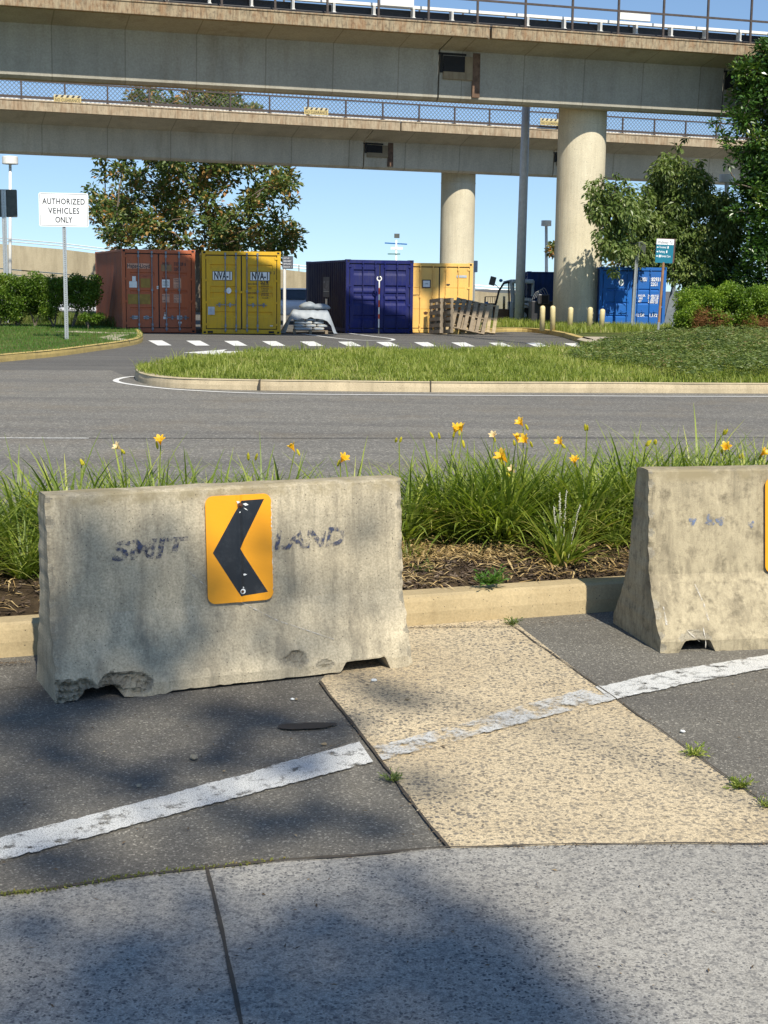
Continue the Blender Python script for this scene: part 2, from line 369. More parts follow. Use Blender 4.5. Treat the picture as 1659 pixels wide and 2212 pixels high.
k.l(fr.outputs[0], mx.inputs[0]); k.l(tr.outputs[0], mx.inputs[1]); k.l(gl.outputs[0], mx.inputs[2]); k.l(mx.outputs[0], k.out.inputs[0]); M['glass'] = k.m
k = NT('bed_soil'); s1 = k.noise(9,8,.7); k.col(k.mix(k.ramp(s1,[(.35,0.),(.7,1.)]),(.025,.018,.012),(.12,.085,.05))).rough(.95,0,.1).bump(k.noise(60,6,.7),1.0,.02); M['soil'] = k.m
k = NT('turf_base'); s1 = k.noise(3,8,.7); k.col(k.mix(k.ramp(s1,[(.4,0.),(.65,1.)]),(.05,.085,.018),(.14,.13,.045))).rough(.95,0,.1); M['turf'] = k.m
M['grass_sun'] = leafmat('island_grass', [(0,(.12,.17,.02)),(.4,(.23,.29,.045)),(.72,(.36,.40,.09)),(1,(.58,.50,.24))], .4)
M['grass_lawn'] = leafmat('lawn_grass', [(0,(.045,.13,.02)),(.6,(.10,.21,.03)),(1,(.20,.28,.06))], .4)
M['lily'] = leafmat('daylily_leaf', [(0,(.06,.10,.014)),(.35,(.17,.24,.035)),(.62,(.34,.40,.07)),(.76,(.48,.48,.14)),(.84,(.55,.42,.18)),(1,(.55,.38,.18))], .35)
M['liri'] = leafmat('border_grass', [(0,(.06,.10,.02)),(.6,(.14,.19,.04)),(1,(.38,.34,.13))], .35)
M['straw'] = leafmat('dry_straw', [(0,(.22,.13,.05)),(.5,(.45,.31,.13)),(1,(.62,.48,.25))], .1, .8)
M['petal'] = leafmat('yellow_petal', [(0,(.85,.36,.01)),(.6,(.90,.52,.02)),(1,(.90,.66,.12))], .3)
M['faded'] = leafmat('faded_petal', [(0,(.70,.45,.18)),(1,(.85,.68,.40))], .2)
M['bud'] = leafmat('lily_bud', [(0,(.45,.50,.04)),(1,(.80,.62,.05))], .3)
M['whiteflower'] = simple('pale_flower', (.42,.42,.33), .8)
M['hedge_l'] = leafmat('left_hedge_leaf', [(0,(.05,.10,.012)),(.5,(.12,.21,.022)),(1,(.26,.33,.05))], .35)
M['hedge_r'] = leafmat('right_hedge_leaf', [(0,(.06,.12,.014)),(.5,(.16,.26,.025)),(1,(.34,.44,.06))], .35)
M['holly'] = leafmat('holly_leaf', [(0,(.025,.06,.012)),(.5,(.05,.12,.018)),(.85,(.12,.20,.03)),(1,(.34,.38,.06))], .15, .3, .6)
M['cherry'] = leafmat('cherry_leaf', [(0,(.06,.10,.025)),(.5,(.14,.20,.05)),(1,(.28,.33,.11))], .3, .4, .5)
M['maple'] = leafmat('turning_leaf', [(0,(.06,.11,.03)),(.42,(.11,.17,.045)),(.60,(.17,.21,.06)),(.72,(.36,.25,.08)),(1,(.55,.24,.10))], .3)
M['shrub'] = leafmat('low_shrub_leaf', [(0,(.06,.09,.03)),(.4,(.12,.17,.045)),(.75,(.22,.27,.07)),(.9,(.22,.15,.07)),(1,(.36,.38,.12))], .3)
M['deadleaf'] = leafmat('dead_branch_leaf', [(0,(.10,.045,.015)),(.6,(.26,.12,.04)),(1,(.38,.20,.08))], .2, .8)
M['shade'] = leafmat('shade_tree_leaf', [(0,(.04,.09,.02)),(1,(.10,.17,.03))], .1)
k = NT('chain_link'); a_ = k.n('TexWave'); a_.bands_direction = 'DIAGONAL'; a_.inputs['Scale'].default_value = 3.1
b_ = k.n('TexWave'); b_.bands_direction = 'DIAGONAL'; b_.inputs['Scale'].default_value = 3.1
k.l(k.co((1,1,1)), a_.inputs[0]); k.l(k.co((-1,1,1)), b_.inputs[0])
mxx = k.math('MAXIMUM', k.ramp(a_.outputs['Fac'],[(.84,0.),(.96,.75)]), k.ramp(b_.outputs['Fac'],[(.84,0.),(.96,.75)]))
k.col((.09,.08,.08)).rough(.6,.3).alpha(mxx); M['link'] = k.m

# ------------------------------------------------------------------ setting: ground sheets
def sheet(name, pts, z, mat, sub=0):
    b = MB(); b.add([(p[0],p[1],z) for p in pts], [tuple(range(len(pts)))]); o = b.build(name, mat)
    if o.data.polygons[0].normal.z < 0:
        o.data.flip_normals()
    return struct(o)
sheet('ground', [(-600,-80),(600,-80),(600,1500),(-600,1500)], -0.004, M['lot'])
P2 = lambda lst, z=0: [G(x,y,z).xy for x,y in lst]
KD = Vector((cos(RAD(20.3)), sin(RAD(20.3)))); KN = Vector((-KD.y, KD.x))   # median kerb direction
K0 = G(875,1355).xy
def kpt(s, t): return K0 + KD*s + KN*t
gl_ = [(-900,2020),(0,1940),(430,1882),(970,1837),(1300,1829),(1659,1828),(2300,1835)]
gp = P2(gl_)
# near road: old asphalt
sheet('near_road', [gp[0]+Vector((-6,-1))] + gp + [gp[-1]+Vector((4,.3)), kpt(9,0.02), kpt(-9,0.02)], 0.0, M['near'])
slab = P2([(600,1362),(690,1475),(970,1838),(1300,1830),(1659,1829),(1778,1829),(1659,1745),(1298,1490),(1110,1357)])
slab[0] = kpt(-.22,0.0)+Vector((0,0)); slab[-1] = kpt(.56,0.0)
sheet('concrete_slab', slab, 0.004, M['tan'])
sheet('gutter_pavement', gp + [(9,3.6),(9,-12),(-9,-12),(-9,2.2)], 0.008, M['gutter'])
# joints and cracks as thin dark gaps (recessed strips drawn as narrow sheets of dirt)
def strip(name, pxs, wid, z, mat, zz=0, jitter=0, mats=None):
    b = MB(); pts = [G(x,y,zz).xy for x,y in pxs]
    if jitter or True:
        q = []
        for i in range(len(pts)-1):
            n = max(2,int((pts[i+1]-pts[i]).length/.06))
            for j in range(n): q.append(pts[i].lerp(pts[i+1], j/n))
        q.append(pts[-1]); pts = q
    vs = []
    for i,p in enumerate(pts):
        d = (pts[min(i+1,len(pts)-1)]-pts[max(i-1,0)]).normalized(); nn = Vector((-d.y,d.x))
        wj = wid*(1+jitter*noise.noise(Vector((p.x*9,p.y*9,0)))); off = jitter*wid*noise.noise(Vector((p.x*5,p.y*5,7)))
        vs += [(p+nn*(off+wj/2)).to_3d()+Vector((0,0,z)), (p+nn*(off-wj/2)).to_3d()+Vector((0,0,z))]
    b.add(vs, [(2*i,2*i+1,2*i+3,2*i+2) for i in range(len(pts)-1)])
    return struct(b.build(name, mat))
k = NT('joint_dirt'); k.col(k.mix(k.noise(40,5),(.03,.027,.022),(.11,.09,.065))).rough(.95); M['joint'] = k.m
strip('pavement_joint', [(447,1874),(480,2020),(520,2212),(560,2420)], .010, .012, M['joint'], jitter=.6)
strip('pavement_joint', [(0,1940),(430,1882),(970,1838)], .016, .0125, M['joint'], jitter=1.0)
strip('pavement_joint', [(970,1838),(1300,1830),(1659,1829),(1900,1831)], .009, .0125, M['joint'], jitter=.8)
strip('pavement_joint', [(690,1475),(970,1838)], .010, .009, M['joint'], jitter=.9)
strip('pavement_joint', [(1110,1357),(1298,1490),(1659,1745),(1778,1829)], .007, .009, M['joint'], jitter=1.0)
strip('pavement_joint', [(620,1362),(890,1359),(1110,1357)], .006, .0095, M['joint'], jitter=1.0)
# the long worn white line over asphalt, slab and asphalt
def band(name, top, bot, z, mat):
    a = P2(top); b_ = P2(bot); n = max(8,int((a[-1]-a[0]).length/.012)); vs = []
    def along(ps, t):
        L = [(ps[i+1]-ps[i]).length for i in range(len(ps)-1)]; d = t*sum(L)
        for i,l in enumerate(L):
            if d <= l or i == len(L)-1: return ps[i].lerp(ps[i+1], min(1,d/l))
            d -= l
    for i in range(n+1):
        p, r_ = along(a,i/n), along(b_,i/n); w_ = (p-r_).normalized()
        f = lambda k: .010*noise.noise(Vector((i*.35,k,0)))+.009*noise.noise(Vector((i*1.3,k,3)))+.014*noise.noise(Vector((i*.06,k,7)))
        vs += [(p+w_*f(1)).to_3d()+Vector((0,0,z)), (r_+w_*f(9)).to_3d()+Vector((0,0,z))]
    m_ = MB(); m_.add(vs, [(2*i,2*i+1,2*i+3,2*i+2) for i in range(n)]); return struct(m_.build(name, mat))
band('white_line', [(-300,1890),(0,1815),(390,1715),(776,1606)], [(-300,1960),(0,1866),(400,1757),(806,1650)], .0085, M['wornline'])
band('white_line', [(806,1620),(990,1573),(1120,1532),(1295,1487)], [(826,1650),(1010,1600),(1150,1563),(1330,1517)], .0135, M['fadedline'])
band('white_line', [(1286,1488),(1450,1452),(1659,1418),(2100,1360)], [(1322,1516),(1460,1485),(1659,1447),(2100,1385)], .0085, M['wornline'])
# tar spot
b = MB(); c0 = G(660,1573); b.add([(c0.x+(.085+.02*sin(a*2.3))*cos(a)+.03*(cos(a)>0)*sin(a*3), c0.y+.05*sin(a)*(1+.4*sin(2*a+1)), .0095) for a in [i*2*pi/26 for i in range(26)]], [tuple(range(26))])
struct(b.build('tar_patch', simple('fresh_tar',(.022,.023,.026),.6)))
# main road across the picture
medfar = 1.55
isl_front = [(300,825),(330,833),(400,839),(560,843),(745,845),(930,847),(1300,848),(1659,850),(2600,852)]
road_far = P2([(-700,872),(-300,828),(0,800),(160,800),(270,815)])
sheet('road', [kpt(-40,medfar+.15), kpt(40,medfar+.15)] + [G(2600,852).xy] + P2([(1659,850),(930,847),(560,843),(400,839),(300,825),(240,800),(0,800),(-700,800)]), 0.0, M['road'])
# seams and markings
strip('lane_marking', [(-400,945),(0,947),(192,947.5)], .07, .006, M['wornline'])
strip('pavement_joint', [(192,947.5),(800,947),(1700,946)], .03, .006, simple('seam',(.045,.045,.048),.9))
def ribbon(name, pts, wid, z, mat):
    vs = []
    for i,p in enumerate(pts):
        d = (pts[min(i+1,len(pts)-1)]-pts[max(i-1,0)]).normalized(); nn = Vector((-d.y,d.x))
        vs += [(p+nn*wid/2).to_3d()+Vector((0,0,z)), (p-nn*wid/2).to_3d()+Vector((0,0,z))]
    b = MB(); b.add(vs, [(2*i,2*i+1,2*i+3,2*i+2) for i in range(len(pts)-1)]); return struct(b.build(name, mat))
def smooth_line(pts, n=8):
    pts = [Vector(p) for p in pts]; out = []
    for i in range(len(pts)-1):
        p0 = pts[max(i-1,0)]; p1 = pts[i]; p2 = pts[i+1]; p3 = pts[min(i+2,len(pts)-1)]
        for j in range(n):
            t = j/n; out.append(.5*((2*p1)+(p2-p0)*t+(2*p0-5*p1+4*p2-p3)*t*t+(3*p1-p0-3*p2+p3)*t*t*t))
    out.append(pts[-1]); return out
ribbon('edge_line', smooth_line(P2([(320,813),(275,815),(250,823),(290,832),(400,843),(600,851),(930,854),(1300,856),(1659,857),(2600,858)])), .10, .006, M['line'])
# crosswalk bars
for i in range(15):
    a = P2([(320+i*82.5, 736+i*.62)])[0]
    q = P2([(320+i*82-(i>7)*(i-7)*1.2, 735.6+i*.55),(350+i*82-(i>7)*(i-7)*1.2,735.4+i*.55),(371+i*82-(i>7)*(i-7)*1.0,746.4+i*.28),(341+i*82-(i>7)*(i-7)*1.0,746.6+i*.28)])
    if i < 13: sheet('crosswalk_bar', q, .004, M['line'])
# turn arrow and hatch outline
ar = P2([(396,762),(490,755),(482,759.5),(545,758),(575,755),(602,759),(560,764),(480,763.5),(492,768)])
sheet('arrow_marking', ar, .004, M['line'])
ribbon('lot_line', smooth_line(P2([(630,717.5),(720,730),(780,735),(840,736),(846,732),(800,726),(745,719)]),6), .12, .004, M['line'])
# ------------------------------------------------------------------ kerbs and raised beds
def kerb(name, pts, w_, h, mat, inward, closed=False, seglen=None, z0=-.05, r=.03):
    """extruded kerb stone line; pts = road-side line, inward = +1/-1 side of body"""
    vs = []; prof = [(0,z0),(0,h*.45),(.008,h-r),(r*.5,h-r*.3),(r*1.2,h),(w_,h),(w_,z0)]
    n = len(prof)
    for i,p in enumerate(pts):
        d = (pts[min(i+1,len(pts)-1)]-pts[max(i-1,0)]).normalized(); nn = Vector((-d.y,d.x))*inward
        for (t,z) in prof:
            jj = .008*noise.noise(Vector((p.x*1.7,p.y*1.7,z*9)))
            vs.append((p.x+nn.x*(t+jj), p.y+nn.y*(t+jj), z))
    fs = []
    for i in range(len(pts)-1):
        for j in range(n-1):
            q = (i*n+j,(i+1)*n+j,(i+1)*n+j+1,i*n+j+1); fs.append(q if inward<0 else q[::-1])
    fs.append(tuple(range(n))); fs.append(tuple(range((len(pts)-1)*n,len(pts)*n)))
    b = MB(); b.add(vs, fs); return struct(b.build(name, mat))
def resample(pts, step):
    out = []
    for i in range(len(pts)-1):
        n = max(1,int((pts[i+1]-pts[i]).length/step))
        for j in range(n): out.append(pts[i].lerp(pts[i+1], j/n))
    out.append(pts[-1]); return out
kerb('median_kerb', resample([kpt(-7,0), kpt(9,0)], .25), .15, .15, M['kerb_tan'], 1, z0=-.02)
kerb('median_kerb', resample([kpt(9,medfar+.15), kpt(-9,medfar+.15)], .25), .15, .15, M['kerb_tan'], 1, z0=-.02)
# planting bed soil, gently mounded
b = MB(); nx, ny = 170, 20; vs = []
for j in range(ny+1):
    for i in range(nx+1):
        p = kpt(-7+16*i/nx, .14+(medfar-.12)*j/ny); t = j/ny
        z = .125 + .10*sin(pi*min(1,t*1.15))**.6*(1 if t>.02 else 0) + .018*noise.noise(Vector((p.x*5,p.y*5,0))) + .01*noise.noise(Vector((p.x*17,p.y*17,3)))
        vs.append((p.x,p.y,z))
b.add(vs, [(j*(nx+1)+i, j*(nx+1)+i+1,(j+1)*(nx+1)+i+1,(j+1)*(nx+1)+i) for j in range(ny) for i in range(nx)])
struct(b.build('planting_bed', M['soil'], smooth=True))
def bedz(s,t):
    t = (t-.14)/(medfar-.12); return .125+.10*sin(pi*min(1,max(0,t)*1.15))**.6
# traffic island
islf = smooth_line(P2(isl_front), 6)
tip = smooth_line(P2([(745,771),(600,773),(520,778),(430,788),(350,799),(312,806),(292,815),(300,825)]), 6)
isl_line = tip[:-1] + islf
kerb('island_kerb', isl_line, .18, .16, M['kerb_far'], 1)
back = P2([(745,771),(1000,770),(1250,766),(1400,760),(2400,757)])
sheet('island_turf', isl_line + back[::-1][:-1], .15, M['turf'])
ks = struct(MB().add([], []).build('x', M['joint'])) if False else None
for px_ in (560, 930, 1388, 1180+700):      # dark joints cut in the island kerb
    p = G(px_, 844 if px_ < 700 else 847); d = (p-G(px_+20, 844.4 if px_ < 700 else 847.3)).normalized()
    b = MB(); b.box(-.012,.012,-.004,.20,-.01,.1635, Matrix.Translation((p.x,p.y,0))); struct(b.build('kerb_joint', M['joint']))
# left lawn
lawn = smooth_line(P2([(-800,880),(-300,812),(0,782),(120,770),(200,759),(262,750),(300,742),(309,734),(304,724),(290,715)]), 5)
kerb('lawn_kerb', lawn, .16, .15, M['kerb_yel'], 1)
sheet('lawn', lawn + P2([(200,706)]) + [Vector((-14,58)),Vector((-40,62)),Vector((-60,30))], .14, M['turf'])
strip('footpath', [(296,719),(240,719),(180,717),(143,715)], .9, .147, M['walk'], .147)
strip('footpath', [(262,735),(235,729),(262,722)], .5, .1475, M['walk'], .147)
# right verge with footpath
rk = smooth_line(P2([(985,722),(1050,719.5),(1095,716.5),(1150,718),(1205,726),(1240,736),(1268,744)]), 5)
kerb('verge_kerb', rk, .22, .15, M['kerb_yel'], 1)
sheet('verge', rk + P2([(1345,744),(1900,744)]) + [Vector((40,70)),Vector((4.6,70))], .14, M['turf'])
sheet('footpath', P2([(1246,733),(1270,739),(1345,741),(1420,738),(1350,728),(1262,727)], .15), .15, M['walk'])

# ------------------------------------------------------------------ concrete barriers
def barrier(name, p0, p1, width, inset, mat, label, gaps, chips, ztop=.81, seed=0):
    """p0,p1: front base corners on the ground. Local x along, y inwards."""
    p0 = Vector(p0[:2]); p1 = Vector(p1[:2]); L = (p1-p0).length; ang = math.atan2(p1.y-p0.y, p1.x-p0.x)
    root = empty(name, (p0.x,p0.y,0), ang, label, 'barrier', 'concrete barriers along the median kerb')
    k1 = inset*.75; z1 = .33; zl = .055
    def prof(z):
        if z < zl: return 0.0
        if z < z1: t = (z-zl)/(z1-zl); return k1*(t**.85)
        t = (z-z1)/(ztop-z1); return k1 + (inset-k1)*t
    zs = [i*.0075 for i in range(44)] + [.33+i*.0125 for i in range(38)] + [.80]
    N = int(L/.0085); rows = []
    top_y = [(inset+.012, ztop-.003),(inset+.03,ztop),(width-inset-.03,ztop),(width-inset-.012,ztop-.003)]
    prof_pts = [(prof(z),z,0) for z in zs] + [(y,z,1) for y,z in top_y] + [(width-prof(z),z,2) for z in zs[::-1]]
    n = len(prof_pts); b = MB(); vs = []; rough = []
    for i in range(N+1):
        x = L*i/N
        g = 0.0
        for (a,c,h) in gaps:
            e = .03; f = max(0,min(1,(x-a+e)/e))*max(0,min(1,(c+e-x)/e)); g = max(g, h*f)
        g += max(0, .012*noise.noise(Vector((x*9,seed,0))) + .006*noise.noise(Vector((x*31,seed,2))))
        for (y,z,side) in prof_pts:
            dx = dy = 0.0; zz = z; rg = 0
            if zz < g: zz = g + z*.1
            for (cx,cz,rx,rz,dep) in chips:
                if side == 0:
                    q = ((x-cx)/rx)**2 + ((z-cz)/rz)**2
                    q += .55*noise.noise(Vector((x*16,z*16,seed+5)))+.3*noise.noise(Vector((x*40,z*40,seed+5)))
                    if q < 1:
                        f = min(1,(1-q)*3); dy += dep*f*(.55+.9*abs(noise.noise(Vector((x*38,z*38,seed))))+.5*noise.noise(Vector((x*90,z*90,seed)))); rg = 1
            e = min(x, L-x)+.012*noise.noise(Vector((z*25,seed,4)))
            if e < .02 and side == 0:   # spalled arris
                f = (1-e/.02); dy += .010*f*(1+noise.noise(Vector((z*30,seed,9)))); 
                if noise.noise(Vector((z*22,seed+3,1))) > .1: rg = 1
            dy += .0025*noise.noise(Vector((x*4,z*4,seed))) + .001*noise.noise(Vector((x*18,z*18,seed)))
            if side == 2: dy = -dy
            tz = 0
            if side == 1: tz = .003*noise.noise(Vector((x*7,y*20,seed)))
            dxe = 0
            if i in (0,N): dxe = (.006*noise.noise(Vector((y*20,z*20,seed+8))))
            vs.append((x+dxe, y+dy, zz+tz)); rough.append(rg)
    b.v = vs
    for i in range(N):
        for j in range(n-1):
            q = (i*n+j, (i+1)*n+j, (i+1)*n+j+1, i*n+j+1)
            b.f.append(q); b.mi.append(1 if (rough[q[0]]+rough[q[1]]+rough[q[2]]+rough[q[3]])>=2 else 0)
        b.f.append((i*n+n-1,(i+1)*n+n-1,(i+1)*n,i*n)); b.mi.append(1)
    # end caps: strips joining front and back at equal height
    m_ = len(zs)
    for base, flip in ((0,False),(N*n,True)):
        for j in range(m_-1):
            q = (base+j, base+j+1, base+n-2-j, base+n-1-j); b.f.append(q if not flip else q[::-1]); b.mi.append(0)
        q = tuple(base+j for j in range(m_-1, m_+5)); b.f.append(q if not flip else q[::-1]); b.mi.append(0)
    o = b.build('concrete_body', [mat, M['broken']], root, smooth=False)
    return root, L, prof
bl0 = G(125,1525); bl1 = G(891,1441)
bar1, L1, prof1 = barrier('concrete_barrier', bl0, bl1, .42, .135, M['barrier'], 'pale concrete barrier with broken bottom corner and chevron sign, left of the kerb gap',
    [(.115,.235,.05),(1.22,1.40,.055),(.46,1.2,.012)], [(.0,.015,.27,.085,.045),(.26,.05,.12,.055,.028),(1.0,.085,.055,.035,.018),(1.12,.05,.04,.02,.012)], seed=1)
br0 = G(1428,1412); br1 = G(1659,1405); dR = Vector((cos(RAD(12)),sin(RAD(12)),0)); brE = br0+dR*2.2
bar2, L2, prof2 = barrier('concrete_barrier', br0, brE, .60, .225, M['barrier2'], 'mottled brown-grey concrete barrier with faded blue blots, right of the kerb gap',
    [(.115,.235,.055)], [(.175,.065,.07,.03,.010),(.9,.04,.12,.04,.02)], seed=40)
def on_face(prof, dz=.0015):
    """matrix-like map (u along, z up) to the barrier's front face"""
    return lambda x, z: Vector((x, prof(z)-dz, z))
def face_text(s, root, prof, x, z, h, w_, mat, name='stencil', lean=.0, rise=0.0, bold=.035):
    o = text(s, h, mat, root, Matrix.Identity(4), name, w_, bold)
    for v in o.data.vertices:
        X, Z = v.co.x, v.co.y
        X += lean*Z; zz = z+Z+rise*X; v.co = Vector((x+X, prof(zz)-.0045, zz))
    return o
# pixel -> local position on barrier 1's upper face
def loc_on(root, prof, px, py):
    o = Vector(root.location); a = root.rotation_euler[2]; dx = Vector((cos(a),sin(a),0)); dn = Vector((-sin(a),cos(a),0))
    z = .5
    for _ in range(20):
        y = prof(z); cpos = o+dn*y
        d = (px-829.5)/FPX*XC + (1106-py)/FPX*YC + _F
        t = (cpos-Vector((0,0,CAMH))).dot(dn)/d.dot(dn); p = Vector((0,0,CAMH))+d*t; z = p.z
    return (p-o).dot(dx), z
xa, za = loc_on(bar1, prof1, 240, 1208); xb, zb = loc_on(bar1, prof1, 400, 1190)
face_text('SMIT', bar1, prof1, xa, za-.005, .075, xb-xa-.005, M['stencil'], lean=.25, rise=.0)
xa, za = loc_on(bar1, prof1, 592, 1186); xb, zb = loc_on(bar1, prof1, 742, 1170)
face_text('LAND', bar1, prof1, xa, za, .075, xb-xa, M['stencil'], lean=.2)
xa, za = loc_on(bar2, prof2, 1488, 1136)
for dx_, w_ in ((0,.035),(.075,.05),(.135,.04),(.295,.03)):
    b = MB(); pts = []
    for i in range(14):
        a = 2*pi*i/14; r_ = w_/2*(1+.3*sin(3*a+dx_*40)); X = xa+dx_+w_/2+r_*cos(a); Z = za+.022+r_*1.05*sin(a)-(.02 if dx_>.2 else 0); pts.append((X, prof2(Z)-.0045, Z))
    b.add(pts, [tuple(range(14))[::-1]]); b.build('paint_blot', M['stencil2'], bar2)
def scrape(root, prof, pxs, wid, mat, name='scrape_mark'):
    b = MB(); q = [loc_on(root, prof, x, y) for x,y in pxs]; vs = []
    pts = [Vector(p) for p in q]; pts = resample(pts, .02)
    for i,p in enumerate(pts):
        d = (pts[min(i+1,len(pts)-1)]-pts[max(i-1,0)]).normalized(); nn = Vector((-d.y,d.x)); w2 = wid*(.5+.5*noise.noise(Vector((p.x*40,p.y*40,1))))
        for s_ in (1,-1): r_ = p+nn*s_*w2/2; vs.append((r_.x, prof(r_.y)-.005, r_.y))
    b.add(vs, [(2*i,2*i+1,2*i+3,2*i+2) for i in range(len(pts)-1)]); return b.build(name, mat, root)
scrape(bar1, prof1, [(402,1230),(440,1262),(520,1300),(600,1340),(720,1380)], .006, M['chalk'])
scrape(bar2, prof2, [(1500,1262),(1518,1300),(1530,1340)], .016, M['chalk'])
scrape(bar2, prof2, [(1518,1355),(1523,1400)], .007, M['chalk'])
scrape(bar2, prof2, [(1482,1360),(1510,1385)], .006, M['chalk'])
scrape(bar2, prof2, [(1432,1310),(1440,1350)], .016, M['chalk'])

# ------------------------------------------------------------------ chevron signs
def chevron_sign(root_loc, ang, lean, wdt, hgt, label, with_detail=True):
    r = empty('chevron_sign', root_loc, ang, label, 'sign', 'orange chevron signs on the barriers', rx=lean)
    ridge = lambda x: .007*math.exp(-((x-wdt*.5)/.011)**2)
    def plate(poly, off, name, mat, thick=.003, wav=0):
        bm = bmesh.new(); vs = [bm.verts.new((p[0],0,p[1])) for p in poly]; bm.faces.new(vs)
        for k_ in range(13):
            xx = wdt*.5 + (k_-6)*.004
            ge = bm.verts[:]+bm.edges[:]+bm.faces[:]
            bmesh.ops.bisect_plane(bm, geom=ge, plane_co=(xx,0,0), plane_no=(1,0,0))
        for v in bm.verts: v.co.y = -ridge(v.co.x) - off
        if thick:
            rr = bmesh.ops.extrude_face_region(bm, geom=bm.faces[:])
            for g_ in rr['geom']:
                if isinstance(g_, bmesh.types.BMVert): g_.co.y += thick
        bmesh.ops.recalc_face_normals(bm, faces=bm.faces[:])
        me = bpy.data.meshes.new(name); bm.to_mesh(me); bm.free(); me.materials.append(mat)
        o = bpy.data.objects.new(name, me); C.objects.link(o); o.parent = r; return o
    rad = .034; poly = []
    for cx, cz, a0 in ((rad,rad,pi),(wdt-rad,rad,1.5*pi),(wdt-rad,hgt-rad,0),(rad,hgt-rad,.5*pi)):
        for i in range(7): a = a0+i*pi/12; poly.append((cx+rad*cos(a), cz+rad*sin(a)))
    # peeled, nibbled right edge
    out = []
    for i,p in enumerate(poly):
        out.append(p)
        if i == 13:
            for j in range(1,44):
                z = rad + (hgt-2*rad)*j/44; out.append((wdt - .0035*abs(noise.noise(Vector((z*60,1,0))))*2, z))
    plate(out, .012, 'plate', M['signorange'])
    # white backing seen where the face peeled
    plate([(wdt-.006,hgt*.10),(wdt+.0005,hgt*.10),(wdt+.0005,hgt*.93),(wdt-.006,hgt*.93)], .0105, 'peeled_edge', M['paper'], .001)
    ch = [(.54,.055),(.89,.05),(.50,.50),(.915,.925),(.495,.945),(.093,.525)]
    plate([(u*wdt, (1-v)*hgt) for u,v in ch], .0128, 'chevron', M['signblack'], .0006)
    def ydisk(u, v, rr, h, name, mat, n=18, seg=((1,0),(1,1),(.6,1.2))):
        b = MB(); cx, cz = u*wdt, (1-v)*hgt; y0 = -.0135-ridge(cx); vs = []; m_ = len(seg)
        for f_,t_ in seg:
            for k_ in range(n): a = 2*pi*k_/n; vs.append((cx+rr*f_*cos(a), y0-h*t_, cz+rr*f_*sin(a)))
        fs = []
        for i in range(m_-1):
            for k_ in range(n): fs.append((i*n+k_, i*n+(k_+1)%n, (i+1)*n+(k_+1)%n, (i+1)*n+k_))
        fs.append(tuple(range((m_-1)*n, m_*n))); b.add(vs, fs); return b.build(name, mat, r)
    if with_detail:
        ydisk(.51,.095,.011,.003,'washer',M['rust']); ydisk(.51,.095,.0055,.008,'bolt',M['rust'],6)
        ydisk(.525,.90,.011,.002,'washer',M['paper']); ydisk(.515,.90,.006,.005,'bolt',M['rust'],6)
        for (u,v,du,dv,w_) in ((.46,.055,.06,.03,.012),(.56,.085,.09,.012,.012),(.57,.12,.07,.03,.004),(.52,.745,.08,.0,.009),(.5,.155,.015,.01,.008),(.53,.855,.012,.02,.005)):
            x0, z0 = u*wdt, (1-v)*hgt; x1, z1 = (u+du)*wdt, (1-v-dv)*hgt; y = -.0142-ridge((x0+x1)/2)
            d = Vector((x1-x0,0,z1-z0)); pn = Vector((-d.z,0,d.x)).normalized()*w_/2; mid = Vector(((x0+x1)/2,y,(z0+z1)/2))
            b = MB(); b.add([Vector((x0,y,z0)), mid-pn, Vector((x1,y,z1)), mid+pn], [(0,1,2,3)]); b.build('scuff', M['paper'], r)
    return r
def sign_on(bar, prof, px, py, lean, w_, h_, label, detail=True, tilt=0):
    x, z = loc_on(bar, prof, px, py); a = bar.rotation_euler[2]
    y = prof(z)-.004
    p = Vector(bar.location) + Vector((cos(a)*x - sin(a)*y, sin(a)*x + cos(a)*y, z))
    r = chevron_sign(p, a, lean, w_, h_, label, detail); return r
upl = -math.atan2(.135*.25, .48)
sg = sign_on(bar1, prof1, 447, 1305, upl, .285, .445, 'orange sign with black left-pointing chevron bolted to the pale barrier')
sign_on(bar2, prof2, 1650, 1237, -math.atan2(.225*.25,.48), .285, .445, 'orange sign cut off by the right edge of the photo, on the mottled barrier', True)

